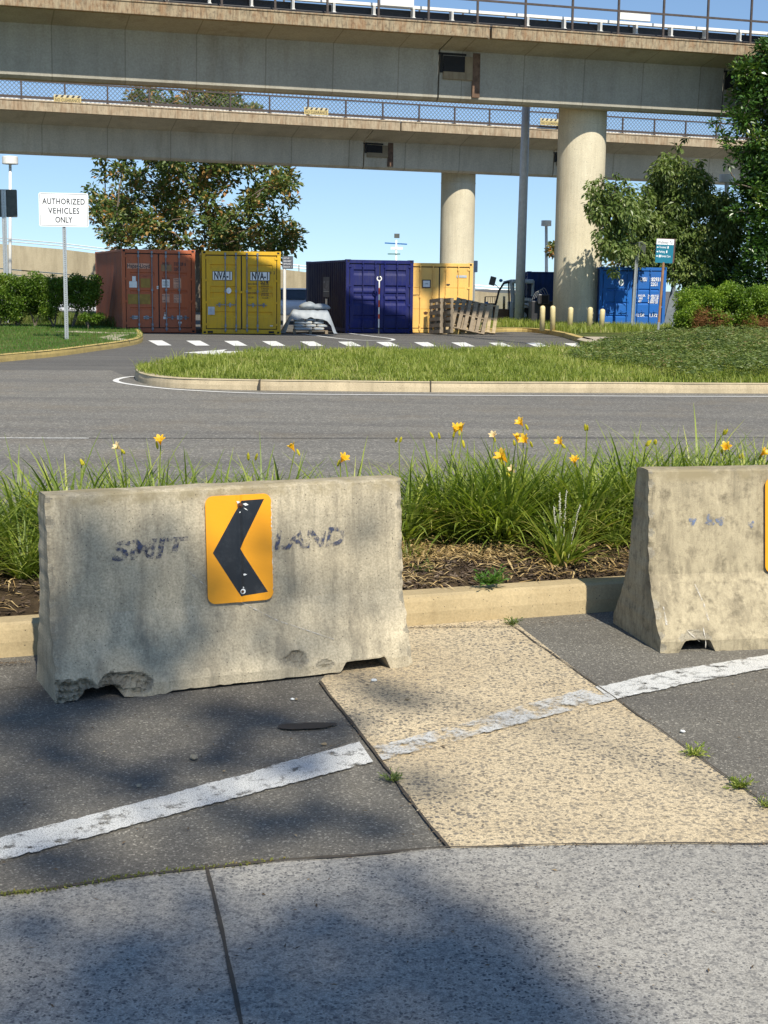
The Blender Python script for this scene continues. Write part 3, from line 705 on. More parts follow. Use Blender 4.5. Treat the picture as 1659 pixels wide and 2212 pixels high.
# ------------------------------------------------------------------ rail viaducts
def viaduct(name, label, colpx, colY, pl, wz, heights, oh, boxw, joints, girder_m, fascia_m, colr, railh, post_d, link, s0, s1, colx, cy, sof):
    """pl: left pixel on the soffit edge; wz: web face line; heights: soffit, web top, fascia bottom, fascia top"""
    zb, zt, fb, ft = heights
    c = G(*colpx, zb); l = G(*pl, zb); d = (c-l).xy.normalized(); ang = math.atan2(d.y,d.x)
    root = empty(name, (c.x,c.y,0), ang, label, 'viaduct', 'elevated rail viaducts')
    # local: x along, y=0 web front face, y>0 away
    W = boxw; ends = [s0] + joints + [s1]
    for i in range(len(ends)-1):
        a, e = ends[i]+.03, ends[i+1]-.03
        notchL = i > 0; notchR = False
        b = MB()
        # box web + sloping haunches, cross-section extruded in x
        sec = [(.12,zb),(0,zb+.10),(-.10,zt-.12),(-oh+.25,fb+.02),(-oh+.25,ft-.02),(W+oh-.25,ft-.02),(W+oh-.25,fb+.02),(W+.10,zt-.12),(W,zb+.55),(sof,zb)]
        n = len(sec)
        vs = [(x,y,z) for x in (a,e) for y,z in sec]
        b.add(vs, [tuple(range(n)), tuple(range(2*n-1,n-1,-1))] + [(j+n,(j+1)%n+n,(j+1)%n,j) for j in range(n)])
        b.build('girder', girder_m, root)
        # fascia beam
        b = MB(); fsh = .6 if i > 0 else .0
        x0 = ends[i]+ (1.35 if i > 0 else 0) + .04; x1 = ends[i+1] + (1.35 if i < len(ends)-2 else 0) - .04
        b.box(x0,x1,-oh,-oh+.24,fb,ft); b.box(x0,x1,-oh-.03,-oh+.24,ft,ft+.06)
        b.build('fascia', fascia_m, root, bevel=.02)
        if i > 0:   # bearing pocket at the joint
            b = MB(); h = zt-zb
            b.box(a-.08,a+1.0,-.115,-.101,zt-.28,zt-.20); b.box(a+.0,a+.10,-.115,-.05,zb+h*.52,zt-.2); b.build('joint_gap', M['dark'], root)
            b = MB(); b.box(a+.12,a+1.25,-.13,-.04,zb+h*.40,zb+h*.54); b.box(a+.95,a+1.25,-.13,-.04,zb+h*.54,zt-.30); b.build('bearing_block', M['bearing'], root)
            b = MB(); b.box(a+.12,a+.95,-.11,-.06,zb+h*.54,zt-.30); b.build('bearing_pocket', M['dark'], root)
            b = MB(); b.box(a+1.26,a+1.55,-.105,-.0,zb+.15,zt-.15); b.build('rust_stain', simple('rust_streak',(.14,.085,.055),.9,0,.4), root)
    for x in colx:
        b = MB(); b.lathe([(colr,-.2),(colr,zb-.45),(colr+.015,zb-.44),(colr+.015,zb-.40),(colr,zb-.39),(colr,zb+.5)], (x,cy,0), 48)
        b.build('column', M['column'], root, smooth=False)
        for p in root.children[-1].data.polygons: p.use_smooth = abs(p.normal.z) < .3
    return root, d, ang
def railing(root, ang, xs0, xs1, y, z0, hts, pitch, name='railing', r=.03, link=False, mid_posts=False):
    rl = None
    b = MB()
    for h in hts: b.box(xs0,xs1,y-r*.8,y+r*.8,z0+h-r,z0+h+r)
    rl = b.build(name, M['rail'], root)
    x = xs0; i = 0; first = None
    top = max(hts)
    while x <= xs1 and i < 60:
        if first is None:
            b = MB(); b.box(-r,r,-r,r,0,top+.02); b.box(-.07,.07,-.07,.05,0,.05); first = b.build('post', M['rail'], rl); first.location = (x,y,z0)
        else:
            o = first.copy(); C.objects.link(o); o.parent = rl; o.location = (x,y,z0)
        x += pitch; i += 1
    if link:
        b = MB(); b.add([(xs0,y+.04,z0+.08),(xs1,y+.04,z0+.08),(xs1,y+.04,z0+top+.35),(xs0,y+.04,z0+top+.35)], [(0,1,2,3)]); b.build('chain_link_mesh', M['link'], rl)
    return rl
nearH = (8.37, 10.24, 10.36, 10.74)
near_c = G(1257,233,8.37); near_l = G(0,166,8.37); nd = (near_c-near_l).xy.normalized()
def s_of(px, py, z, root_c, d): return (G(px,py,z).xy - root_c.xy).dot(d)
jn = [s_of(950,215,8.37,near_c,nd), s_of(1592,242,8.37,near_c,nd)]
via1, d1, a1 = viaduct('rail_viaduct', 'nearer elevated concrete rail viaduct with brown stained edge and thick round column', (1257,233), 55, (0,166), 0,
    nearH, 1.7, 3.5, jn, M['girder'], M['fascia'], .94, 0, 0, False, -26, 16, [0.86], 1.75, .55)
railing(via1, a1, -25, 16, -1.55, 10.80, (.85,1.7), 1.83, r=.035)
railing(via1, a1, -25, 16, 4.9, 10.80, (.85,1.7), 1.83, r=.03)
b = MB(); b.box(-25,16,-.75,-.55,11.36,11.46); b.build('third_rail_cover', M['white'], via1)
b = MB(); b.box(-25,16,-.50,-.44,11.02,11.33); b.build('cable_tray', M['blacktrim'], via1)
b = MB(); b.tube([(-25,-1.2,10.86),(16,-1.2,10.86)], .05, 6); b.tube([(-25,-1.0,10.97),(16,-1.0,10.97)], .035, 6); b.build('cable', M['blacktrim'], via1)
i = 0; fb_ = None
for k_ in range(28):
    x = -24.5 + k_*1.46
    if k_ in (5,14,22): continue
    if fb_ is None:
        b = MB(); b.box(-.035,-.008,-.15,.12,-.32,0); b.box(.008,.035,-.15,.12,-.32,0); b.box(-.06,.06,-.18,.1,-.40,-.30); b.box(-.05,.05,-.15,.14,0,.035)
        fb_ = b.build('insulator', M['white'], via1); fb_.location = (x,-.62,11.36)
    else:
        o = fb_.copy(); C.objects.link(o); o.parent = via1; o.location = (x,-.62,11.36)
for px_, lab in ((858,'blank white sign board on the nearer viaduct railing, cut off by the top edge'),(1372,'blank white sign board on the nearer viaduct railing, above the round column')):
    sx = s_of(px_,60,10.9,near_c,nd); b = MB(); b.box(-.62,.62,-.02,.02,0,.34)
    o = b.build('railing_sign', M['white'], None, bevel=.01); tag(o, lab, 'sign', 'white boards on the railing')
    hz = 11.42 if px_ > 1000 else 11.55
    p = G(px_, 35 if px_ > 1000 else 5, hz); wp = D(px_, 35 if px_>1000 else 3, near_c.y + (sx)*sin(a1) -1.0)
    o.location = (wp.x, wp.y, wp.z-.17); o.rotation_euler = (0,0,a1)
farH = (7.55, 9.03, 9.32, 9.74)
far_c = G(990,373,7.55); far_l = G(0,330,7.55); fd = (far_c-far_l).xy.normalized()
jf = [s_of(776,366,7.55,far_c,fd), s_of(1186,383,7.55,far_c,fd)]
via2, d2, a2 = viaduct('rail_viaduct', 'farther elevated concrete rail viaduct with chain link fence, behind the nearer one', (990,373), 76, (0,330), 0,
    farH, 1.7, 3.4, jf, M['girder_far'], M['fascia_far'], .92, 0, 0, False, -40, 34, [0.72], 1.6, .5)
railing(via2, a2, -38, 33, -1.55, 9.80, (.12,.85), 1.95, r=.035, link=True)
railing(via2, a2, -38, 33, 4.8, 9.80, (.12,.95), 1.95, r=.03)
b = MB(); b.box(-38,33,-1.3,-1.2,9.80,9.90); b.build('edge_strip', M['white'], via2)
for k_, (px_, py_) in enumerate(((146,222),(683,248),(1190,271))):
    lab = ['yellow no clearance sign on the far fence, above the left end','yellow no clearance sign on the far fence, near the middle','yellow no clearance sign half hidden behind the thick column'][k_]
    q = D(px_,py_, far_c.y - 1.65 + 0); 
    for _ in range(6):
        s_ = (q.xy-far_c.xy).dot(fd); q = D(px_, py_, far_c.y + s_*sin(a2) - 1.70*cos(a2))
    e_ = empty('clearance_sign', (q.x,q.y,q.z), a2, lab, 'sign', 'no clearance signs on the far viaduct')
    b = MB(); b.box(-.62,.62,-.015,.015,0,.22); b.build('plate', simple('sign_yellow',(.55,.43,.18),.5,0,.05), e_)
    for j in range(5):
        b = MB(); b.add([(-.58+j*.25,-.02,.225),(-.48+j*.25,-.02,.225),(-.40+j*.25,-.02,.33),(-.50+j*.25,-.02,.33)], [(0,1,2,3)]); b.m = 0
        b.build('hazard_stripe', M['ink'], e_)
    b = MB(); b.box(-.62,.62,-.012,.012,.221,.34); b.build('hazard_board', simple('hazard_cream',(.60,.53,.34),.5,0,.05), e_)
    text('NO CLEARANCE', .13, M['ink'], e_, frontM(-.56,-.02,.045), w=1.12, bold=.01)

# ------------------------------------------------------------------ elevated road ramp behind
rp = [(-420,500),(-200,514),(0,527),(130,538),(235,551),(420,566),(620,583),(662,588),(900,612),(1020,628),(1062,632),(1300,640)]
ramp = empty('road_ramp', (0,98,0), 0, 'tan concrete road ramp sloping down to the right behind the containers', 'road ramp')
tops = [D(x,y,98)-Vector((0,98,0)) for x,y in rp]
def wallstrip(name, offs, mat, thick=.4, y=0):
    b = MB(); vs = []
    for t in tops:
        vs += [(t.x,y,t.z+offs[0]),(t.x,y,t.z+offs[1]),(t.x,y+thick,t.z+offs[1]),(t.x,y+thick,t.z+offs[0])]
    for i in range(len(tops)-1):
        for j in range(4): b.f.append((4*i+j,4*i+(j+1)%4,4*i+4+(j+1)%4,4*i+4+j)); b.mi.append(0)
    b.v = vs; b.f += [(3,2,1,0), tuple(range(4*len(tops)-4,4*len(tops)))]; b.mi += [0,0]; return b.build(name, mat, ramp)
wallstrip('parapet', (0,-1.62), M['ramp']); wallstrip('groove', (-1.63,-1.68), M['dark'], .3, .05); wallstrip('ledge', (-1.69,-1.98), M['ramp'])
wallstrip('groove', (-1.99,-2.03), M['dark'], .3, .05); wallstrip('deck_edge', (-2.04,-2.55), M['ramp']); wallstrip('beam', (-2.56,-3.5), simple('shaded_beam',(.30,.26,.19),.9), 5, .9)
for dz in (.22,.40):
    b = MB(); b.tube([t+Vector((0,.2,dz)) for t in tops], .035, 6); b.build('guard_rail', M['galv'], ramp)
b = MB()
pc = None
for x in range(-30,14,4):
    t = min(tops, key=lambda q: abs(q.x-x)); i = tops.index(t); j = i+1 if t.x < x else i-1
    j = max(0,min(len(tops)-1,j)); f = 0 if i==j else (x-t.x)/(tops[j].x-t.x); z = t.z+(tops[j].z-t.z)*f
    if pc is None: b = MB(); b.box(-.04,.04,.16,.24,-.02,.42); pc = b.build('guard_post', M['galv'], ramp); pc.location = (x,0,z)
    else: o = pc.copy(); C.objects.link(o); o.parent = ramp; o.location = (x,0,z)
for px_ in (60, 640, 655):
    p = D(px_,640,99); b = MB(); b.box(p.x-.35,p.x+.35,1.0,1.8,-.1,3.2 if px_ < 100 else 1.2); b.build('pier', M['ramp'], ramp)

# ------------------------------------------------------------------ shipping containers
def container(loc, ang, W, L, H, mats, label, bands, cols, style):
    """front doors at local y=0 facing -y; x 0..W"""
    body, side, edge = mats
    r = empty('shipping_container', loc, ang, label, 'shipping container', 'shipping containers at the back of the lot')
    P = .12
    b = MB()
    for x in (0,W-P):
        b.box(x,x+P,0,P,.12,H-.12); b.box(x,x+P,L-P,L,.12,H-.12)
    b.box(P,W-P,0,P,H-.13,H-.01); b.box(P,W-P,0,P,.02,.16); b.box(P,W-P,L-P,L,H-.13,H-.01); b.box(P,W-P,L-P,L,.02,.16)
    for x in (0,W-.07): b.box(x,x+.07,P,L-P,H-.09,H-.015); b.box(x,x+.07,P,L-P,.03,.17)
    b.build('frame', edge, r, bevel=.008)
    # corner castings with holes
    cs = None
    for x in (-.004,W-.174):
        for y in (-.006,L-.174):
            for z in (0,H-.12):
                b = MB()
                X0,X1,Y0,Y1,Z0,Z1 = x,x+.178,y,y+.178,z,z+.122
                b.box(X0,X1,Y0+.02,Y1,Z0,Z1)
                b.box(X0,X0+.045,Y0,Y0+.02,Z0,Z1); b.box(X1-.045,X1,Y0,Y0+.02,Z0,Z1); b.box(X0+.045,X1-.045,Y0,Y0+.02,Z0,Z0+.03); b.box(X0+.045,X1-.045,Y0,Y0+.02,Z1-.03,Z1)
                o = b.build('corner_casting', edge, r)
                b = MB(); b.box(X0+.046,X1-.046,Y0+.014,Y0+.0195,Z0+.031,Z1-.031); b.build('casting_hole', M['dark'], o)
    # corrugated sides
    for sx in (0,1):
        b = MB(); vs = []; y = P; ys = []
        while y < L-P-.28:
            ys += [(y,.0),(y+.072,.0),(y+.14,.036),(y+.212,.036)]; y += .278
        ys += [(y,0),(L-P,0)]
        for (yy,dp) in ys:
            X = (.008+dp) if sx == 0 else (W-.008-dp)
            vs += [(X,yy,.15),(X,yy,H-.06)]
        fs = [(2*i,2*i+1,2*i+3,2*i+2) if sx else (2*i,2*i+2,2*i+3,2*i+1) for i in range(len(ys)-1)]
        b.add(vs, fs); b.build('side_panel', side, r)
    b = MB(); b.box(.05,W-.05,.1,L-.1,H-.045,H-.03); b.build('roof', side, r)
    b = MB(); b.box(P,W-P,L-.06,L-.03,.15,H-.1); b.build('end_panel', side, r)
    b = MB(); b.box(P+.002,W-P-.002,.058,.075,.165,H-.135); b.build('gasket', M['black'], r)
    # doors
    dz0, dz1 = .19, H-.165; mid = W/2
    for di,(x0,x1) in enumerate(((P+.025,mid-.022),(mid+.022,W-P-.025))):
        b = MB(); mx_ = .13
        # frame of the door leaf, then banded panel
        b.box(x0,x0+mx_,.012,.05,dz0,dz1); b.box(x1-mx_,x1,.012,.05,dz0,dz1)
        prof = [(dz0,.012)]
        for (a,c) in bands:
            za = dz0+(dz1-dz0)*a; zc = dz0+(dz1-dz0)*c
            prof += [(za,.012),(za+min(.085,(zc-za)*.45),style['dep']),(zc-.02,style['dep']),(zc,.012)]
        prof.append((dz1,.012))
        vs = []
        for (z,y) in prof: vs += [(x0+mx_,y,z),(x1-mx_,y,z)]
        b.add(vs, [(2*i,2*i+1,2*i+3,2*i+2) for i in range(len(prof)-1)])
        d = b.build('door', body, r)
        for k_ in range(4):     # hinges
            z = dz0+(dz1-dz0)*(.04+.305*k_); b = MB(); xx = x0-.06 if di==0 else x1-.05
            b.box(xx,xx+.11,-.012,.012,z,z+.07); b.build('hinge', edge, d)
        for q in style['rods']:
            rx = x0+(x1-x0)*(q if di==0 else 1-q)
            b = MB(); b.tube([(rx,-.03,dz0-.12),(rx,-.03,dz1+.08)], .017, 6)
            for zz in (dz0-.08,dz0+.06,dz1-.10,dz1+.03,(dz0+dz1)/2): b.box(rx-.032,rx+.032,-.045,.012,zz,zz+.075)
            b.build('lock_rod', style['rodm'], d)
            if style.get('handle'):
                zz = dz0+(dz1-dz0)*style['handle']; sg_ = -1 if di==0 else 1; b = MB()
                b.tube([(rx,-.05,zz+.02),(rx+sg_*.09,-.06,zz),(rx+sg_*.19,-.05,zz+.015),(rx+sg_*.31,-.055,zz-.005)], .015, 5); b.box(rx+sg_*.2-.03,rx+sg_*.2+.03,-.04,.012,zz-.06,zz+.07)
                b.build('handle', style['rodm'], d)
    return r
def plaque(r, x0, x1, z0, z1, mat, y=-.002, name='sticker'):
    b = MB(); b.box(x0,x1,y-.004,y,z0,z1); return b.build(name, mat, r)
def ctext(r, s, x, z, h, w_, mat, y=-.008, bold=.015): return text(s, h, mat, r, frontM(x,y,z), 'lettering', w_, bold)
st = dict(dep=.045, rods=(.38,.80), rodm=M['rod'], handle=.135)
W = 2.46
oc = D(262,537,47.5); H1 = oc.z
ora = container((oc.x,oc.y,0), RAD(19.5), W, 6.06, H1, (M['orange'],M['orangeside'],M['orange']), 'orange shipping container with rusty ribbed side, farthest left', [(.02,.02001),(.235,.275),(.47,.51),(.70,.755)], None, st)
u = lambda f: f*W
v = lambda f: .19 + f*(H1-.36)
# photo features (fractions of door area)
plaque(ora, .18,.93, v(.805),v(.875), M['patch_pink'], -.0005); ctext(ora,'Hapag-Lloyd',.185,v(.815),.125,.75,M['ink'],-.0065,.02)
plaque(ora, 1.31,1.66,v(.775),v(.865), M['patch_brown'],.0005); ctext(ora,'HLXU',1.36,v(.855),.10,.22,M['ink']); ctext(ora,'327828',1.74,v(.855),.10,.32,M['ink']); ctext(ora,'22G1',1.74,v(.785),.10,.22,M['ink']); ctext(ora,'1',2.10,v(.85),.10,.03,M['ink'])
plaque(ora,.24,.50,v(.545),v(.63),M['paper']); plaque(ora,.34,.46,v(.632),v(.70),M['paper'])
plaque(ora,.62,.94,v(.545),v(.67),M['patch_olive'],.0); ctext(ora,'INSPECT',.68,v(.69),.035,.18,simple('dark_red_ink',(.22,.03,.02)))
plaque(ora,.19,.94,v(.32),v(.455),M['patch_olive'],.0,'sticker')
plaque(ora,1.33,1.59,v(.55),v(.66),M['paper']); ctext(ora,'MAX. GROSS',1.34,v(.672),.035,.24,M['ink'])
for j in range(4):
    plaque(ora,1.36,1.56-.02*(j%2),v(.575+j*.019),v(.579+j*.019),M['ink'],-.0065,'text_line')
plaque(ora,1.72,1.98,v(.54),v(.68),M['patch_pink'],.0)
for s_,z_ in (('32,500 kg',.655),('71,650 lbs',.625),('2,230 kg',.58),('4,920 lbs',.55)): ctext(ora,s_,1.745,v(z_),.04,.2,M['ink'],-.0065)
plaque(ora,1.33,1.58,v(.345),v(.46),M['patch_pink'],.0); plaque(ora,1.72,1.98,v(.34),v(.46),M['patch_pink'],.0)
ctext(ora,'MAX. PAYLOAD',1.335,v(.43),.035,.235,M['ink'],-.0065); ctext(ora,'CUBE',1.335,v(.365),.035,.1,M['ink'],-.0065)
for s_,z_ in (('30,270 kg',.44),('66,730 lbs',.412),('33.2 m3',.372),('1,172 cu.ft',.345)): ctext(ora,s_,1.74,v(z_),.04,.2,M['ink'],-.0065)
plaque(ora,.33,.51,v(.115),v(.16),M['greylabel']); plaque(ora,.70,.88,v(.115),v(.155),M['greylabel']); plaque(ora,1.36,1.50,v(.115),v(.15),M['paper']); plaque(ora,1.82,2.0,v(.11),v(.165),M['greylabel']); plaque(ora,1.87,1.98,v(.055),v(.08),M['paper'])
plaque(ora,1.155,1.215,v(.53),v(.57),M['paper'],.01); ctext(ora,'20',1.16,v(.54),.04,.05,M['ink'],.004)
b = MB(); b.box(1.38,1.44,-.06,-.03,v(.16),v(.18)); b.tube([(1.39,-.045,v(.18)),(1.395,-.045,v(.21)),(1.425,-.045,v(.21)),(1.43,-.045,v(.18))], .008, 5); b.build('padlock', M['galv'], ora)
yc = D(437,541,47.5); H2 = yc.z
yel = container((yc.x-.02,yc.y,0), RAD(8), 2.60, 6.06, H2, (M['yellow'],M['yellow'],M['yellow']), 'bright yellow shipping container with two white code plates on its doors', [(.155,.235),(.41,.50),(.50001,.585),(.80,.885)], None, dict(dep=.05, rods=(.55,.86), rodm=M['rod'], handle=.325))
v = lambda f: .19 + f*(H2-.36)
for x0 in (.36,1.60):
    plaque(yel,x0-.01,x0+.64,v(.665),v(.79),M['ink'],-.001,'plate_back'); plaque(yel,x0,x0+.625,v(.672),v(.785),M['paper'],-.052-.004+.05); ctext(yel,'NVA-1',x0+.045,v(.682),.235,.53,M['ink'],-.0125,.03)
b = MB(); b.add([(.88+.085*cos(a),-.008,v(.525)+.10*sin(a)) for a in [i*pi/12 for i in range(24)]],[tuple(range(24))]); b.build('round_sticker', M['paper'], yel)
plaque(yel,.19,.41,v(.19),v(.30),M['greylabel']); plaque(yel,2.24,2.34,v(.035),v(.047),M['paper'])
ctext(yel,'574',1.93,v(.625),.12,.26,M['ink']); ctext(yel,'0',2.25,v(.76),.09,.04,M['ink']); ctext(yel,'2',2.36,v(.76),.09,.05,M['ink'])
for s_,z_,x0,w_ in (('MAX. GROSS',.61,1.52,.31),('TARE',.55,1.52,.11),('MAX. CARGO',.485,1.52,.31),('CU. CAP.',.425,1.52,.19),('30,480 KGS',.61,1.95,.25),('67,200 LBS',.58,1.95,.25),('2,180 KGS',.545,1.95,.25),('4,810 LBS',.515,1.97,.2),('28,300 KGS',.48,1.95,.25),('62,390 LBS',.455,1.95,.25),('33.2 CU.M',.42,1.98,.2)):
    ctext(yel,s_,x0,v(z_),.05,w_,M['ink'])
b = MB(); b.box(1.20,1.40,-.05,-.01,v(.49),v(.52)); b.build('lock_bar', M['yellow'], yel)
for x0 in (.17,2.2): plaque(yel,x0,x0+.18,.04,.11,M['dark'],-.001,'fork_pocket')
bc = D(748,560,50); H3 = bc.z
nav = container((bc.x,bc.y,0), RAD(16.5), 2.45, 6.06, H3, (M['navy'],M['navyside'],M['navy']), 'dark navy shipping container with lit ribs and a white and red pole at its doors', [(.116,.206),(.354,.445),(.465,.56),(.587,.675),(.825,.92)], None, dict(dep=.055, rods=(.43,.86), rodm=M['navy'], handle=None))
b = MB(); b.box(-.012,-.002,2.3,3.25,1.22,1.95); o = b.build('logo_board', simple('charcoal_board',(.055,.055,.075),.6), nav)
text('CLARK', .34, simple('grey_lettering',(.22,.22,.27)), nav, Matrix(((0,0,1,-.014),(-1,0,0,3.22),(0,1,0,1.47),(0,0,0,1))), w=.88, bold=.02)
b = MB(); b.box(-.013,-.002,2.62,2.92,.86,1.16); b.build('notice', M['paper'], nav)
b = MB(); b.box(-.014,-.012,2.34,3.2,1.42,1.44); b.build('underline', M['greylabel'], nav)
lc = D(893,567,50.9); le = D(1021,569,51.2); H4 = lc.z
lem = container((lc.x-.25,lc.y+.15,0), RAD(3), (le.x-lc.x)+.27, 6.06, H4, (M['lemon'],M['lemon'],M['lemon']), 'pale yellow shipping container partly hidden by the navy one', [(.30,.315),(.655,.67)], None, dict(dep=.03, rods=(.36,.80), rodm=M['lemon'], handle=None))
v = lambda f: .19 + f*(H4-.36)
plaque(lem,.58,.88,v(.665),v(.80),M['ink']); plaque(lem,.61,.85,v(.68),v(.785),M['paper'],-.008); ctext(lem,'CLARK',.67,v(.725),.04,.12,M['ink'],-.014)
plaque(lem,1.80,2.16,v(.84),v(.88),M['greylabel']); ctext(lem,'AEETS',.26,v(.535),.05,.2,M['ink'])
b = MB(); b.add([(1.50+.075*cos(a),-.007,v(.735)+.055*sin(a)) for a in [pi+i*pi/12 for i in range(13)]],[tuple(range(13))]); b.build('round_sticker', M['ink'], lem)
b = MB(); b.add([(.72+.07*cos(a)*(1+.3*sin(5*a)),-.007,v(.25)+.05*sin(a)) for a in [i*pi/8 for i in range(16)]],[tuple(range(16))]); b.build('stain', M['rust'], lem)
rc = D(1297,576,56); H5 = rc.z
rbl = container((rc.x,rc.y,0), RAD(2), 2.60, 6.06, H5, (M['blue'],M['blue2'],M['blue']), 'bright blue shipping container right of the thick column', [(.17,.21),(.40,.45),(.645,.69)], None, dict(dep=.05, rods=(.42,.84), rodm=M['blue'], handle=.27))
v = lambda f: .19 + f*(H5-.36)
wt = simple('white_lettering',(.75,.76,.78),.5,0,.04)
b = MB(); b.add([(.84+.10*cos(a),-.007,v(.80)+.13*sin(a)) for a in [i*pi/12 for i in range(24)]],[tuple(range(24))]); b.build('round_sticker', wt, rbl)
b = MB(); b.tube([(.84+.045*cos(a),-.012,v(.80)+.06*sin(a)) for a in [i*pi/7 for i in range(12)]], .012, 5); b.build('emblem', simple('green_ink',(.1,.3,.16)), rbl)
ctext(rbl,'CXSU',1.58,v(.83),.14,.26,wt,-.008,.03); ctext(rbl,'282931',1.95,v(.83),.14,.42,wt,-.008,.03); ctext(rbl,'22G1',2.0,v(.745),.13,.26,wt,-.008,.03)
ctext(rbl,'CU. CAP.',1.46,v(.185),.12,.34,wt,-.008,.03); ctext(rbl,'1,172',2.0,v(.185),.12,.3,wt,-.008,.03)
for s_,z_,x0,w_ in (('MAX.GR.',.55,1.48,.33),('TARE',.50,1.50,.2),('NET',.45,1.50,.16),('30,480 KG',.55,1.90,.42),('67,200 LB',.51,1.90,.42),('2,180 KG',.47,1.92,.38),('4,800 LB',.43,1.92,.38)): ctext(rbl,s_,x0,v(z_),.075,w_,wt,-.008,.03)
plaque(rbl,.26,.45,v(0),v(.08),M['greylabel'])
b = MB(); b.box(-.02,.02,.9,1.1,1.1,1.5); b.build('tag', simple('orange_tag',(.6,.3,.03)), rbl)
bb = D(1140,586,64); H6 = bb.z
fbc = container((bb.x-.05,bb.y,0), RAD(90), 2.44, 6.06, H6, (M['blue2'],M['blue2'],M['blue2']), 'deep blue shipping container seen side on behind the thick column', [(.2,.24),(.5,.54)], None, dict(dep=.04, rods=(.42,.84), rodm=M['blue2'], handle=None))
fbc.rotation_euler = (0,0,RAD(-90)); fbc.location = (bb.x, bb.y+2.44, 0)
# ------------------------------------------------------------------ things in the lot
p = G(818,721); r = empty('marker_pole', (p.x,p.y-.15,0), 0, 'white and red banded pole with a hook, leaning on the navy container doors', 'pole')
r.rotation_euler = (RAD(-3),0,0)
z = 0; cols = [M['white'],M['signback'],M['white'], simple('red_band',(.62,.09,.03),.5), M['white']]
segs = [(0,.22,1),(.22,.52,0),(.52,.68,3),(.68,.92,0),(.92,1.16,3),(1.16,1.36,0),(1.36,1.58,3),(1.58,1.82,0)]
for a,c,m_ in segs: b = MB(); b.cyl((0,0,a),(0,0,c),.025,10); b.build('red_band' if m_==3 else 'white_band', cols[m_] if m_ else cols[0], r)
b = MB(); b.tube([(.075*sin(a)-.0,0,1.90-.075*cos(a)) for a in [i*1.75*pi/14-2.6 for i in range(15)]], .022, 8); b.build('hook', M['white'], r)
# tarpaulined pallet of bags
pb = D(672,717,48.5); tx0 = G(612,717); tx1 = G(716,719)
r = empty('bag_pallet', (tx0.x+.45,49.0,0), RAD(4), 'pallet of stacked cement bags half covered by a grey-white tarpaulin', 'pallet of bags')
b = MB()
for x in (0,.55,1.1): b.box(x,x+.1,0,1.0,0,.1)
b.box(0,1.2,0,1.0,.1,.12); b.build('pallet_base', M['greywood'], r)
bagm = None
for lay in range(6):
    off = 0 if lay%2 else -.13
    for k_ in range(3):
        x0 = .02+k_*.40+(off if k_ else 0); x1 = x0+.38
        b = MB(); n = 10; vs = []
        for (xx,ins) in ((x0,.03),(x0+.03,.0),((x0+x1)/2,-.006),(x1-.03,.0),(x1,.03)):
            for j in range(n):
                a = 2*pi*j/n; vs.append((xx, .30+(.30-ins)*max(-1,min(1,cos(a)*1.25)), .175+lay*.102+(.053-ins*.9)*max(-1,min(1,sin(a)*1.25))))
        fs = [(i*n+j,i*n+(j+1)%n,(i+1)*n+(j+1)%n,(i+1)*n+j) for i in range(4) for j in range(n)]+[tuple(range(n-1,-1,-1)),tuple(range(4*n,5*n))]
        b.add(vs, fs); o = b.build('cement_bag', M['bag'], r, smooth=True)
        b = MB(); b.box(x0+.06,x1-.06,-.012,-.008,.15+lay*.102,.20+lay*.102); b.build('print_band', M['greylabel'], o)
# tarp draped
b = MB(); nx_, ny_ = 44, 30; vs = []
for j in range(ny_+1):
    for i in range(nx_+1):
        s_ = i/nx_; t = j/ny_; X = -.42+ (1.95)*s_; Y = -.10+1.35*t
        top = .80; ex = max(0, -X)+max(0,X-1.2)
        zz = top - (ex*2.6 if X > 1.2 else ex*1.75)
        if t < .10: zz = min(zz, top-.20*(1-t/.10)*(1+.8*abs(s_-.5)))
        zz += .035*noise.noise(Vector((X*3,Y*3,1))) + .02*noise.noise(Vector((X*9,Y*7,2)))
        if t == 0: zz -= .06+.08*noise.noise(Vector((X*4,0,5))) + 2.8*max(0,abs(s_-.5)-.31)
        yy = Y - (0.0 if t > .1 else .02) + .03*noise.noise(Vector((X*6,Y*2,8)))
        vs.append((X,yy,max(.02,zz)))
b.add(vs, [(j*(nx_+1)+i,j*(nx_+1)+i+1,(j+1)*(nx_+1)+i+1,(j+1)*(nx_+1)+i) for j in range(ny_) for i in range(nx_)]); b.build('tarpaulin', M['tarp'], r, smooth=True)
rr = r
def sack(loc, sx, sy, sz, label, seed, tip):
    b = MB(); n, m_ = 20, 12; vs = []
    for i in range(m_+1):
        ph = pi*i/m_
        for j in range(n):
            a = 2*pi*j/n; q = 1+.18*noise.noise(Vector((cos(a)*1.5,sin(a)*1.5,ph+seed)))
            vs.append((sx*sin(ph)*cos(a)*q, sy*sin(ph)*sin(a)*q, sz*max(-.6,-cos(ph))*q + (.07*(i==m_) if tip else 0)))
    b.add(vs, [(i*n+j,i*n+(j+1)%n,(i+1)*n+(j+1)%n,(i+1)*n+j) for i in range(m_) for j in range(n)])
    o = b.build('sack', M['tarp'], None, smooth=True); o.location = loc; return tag(o, label, 'sack', 'full white sacks on the tarpaulin')
bx, by = rr.location.x, rr.location.y
sack((bx+.50,by+.4,.93), .30,.28,.15, 'rounded pale sack, plumper of the two, left on top of the tarpaulined pallet', 1, False)
sack((bx+.92,by+.45,.90), .36,.28,.12, 'rounded pale sack lying right on top of the tarpaulined pallet', 4, False)
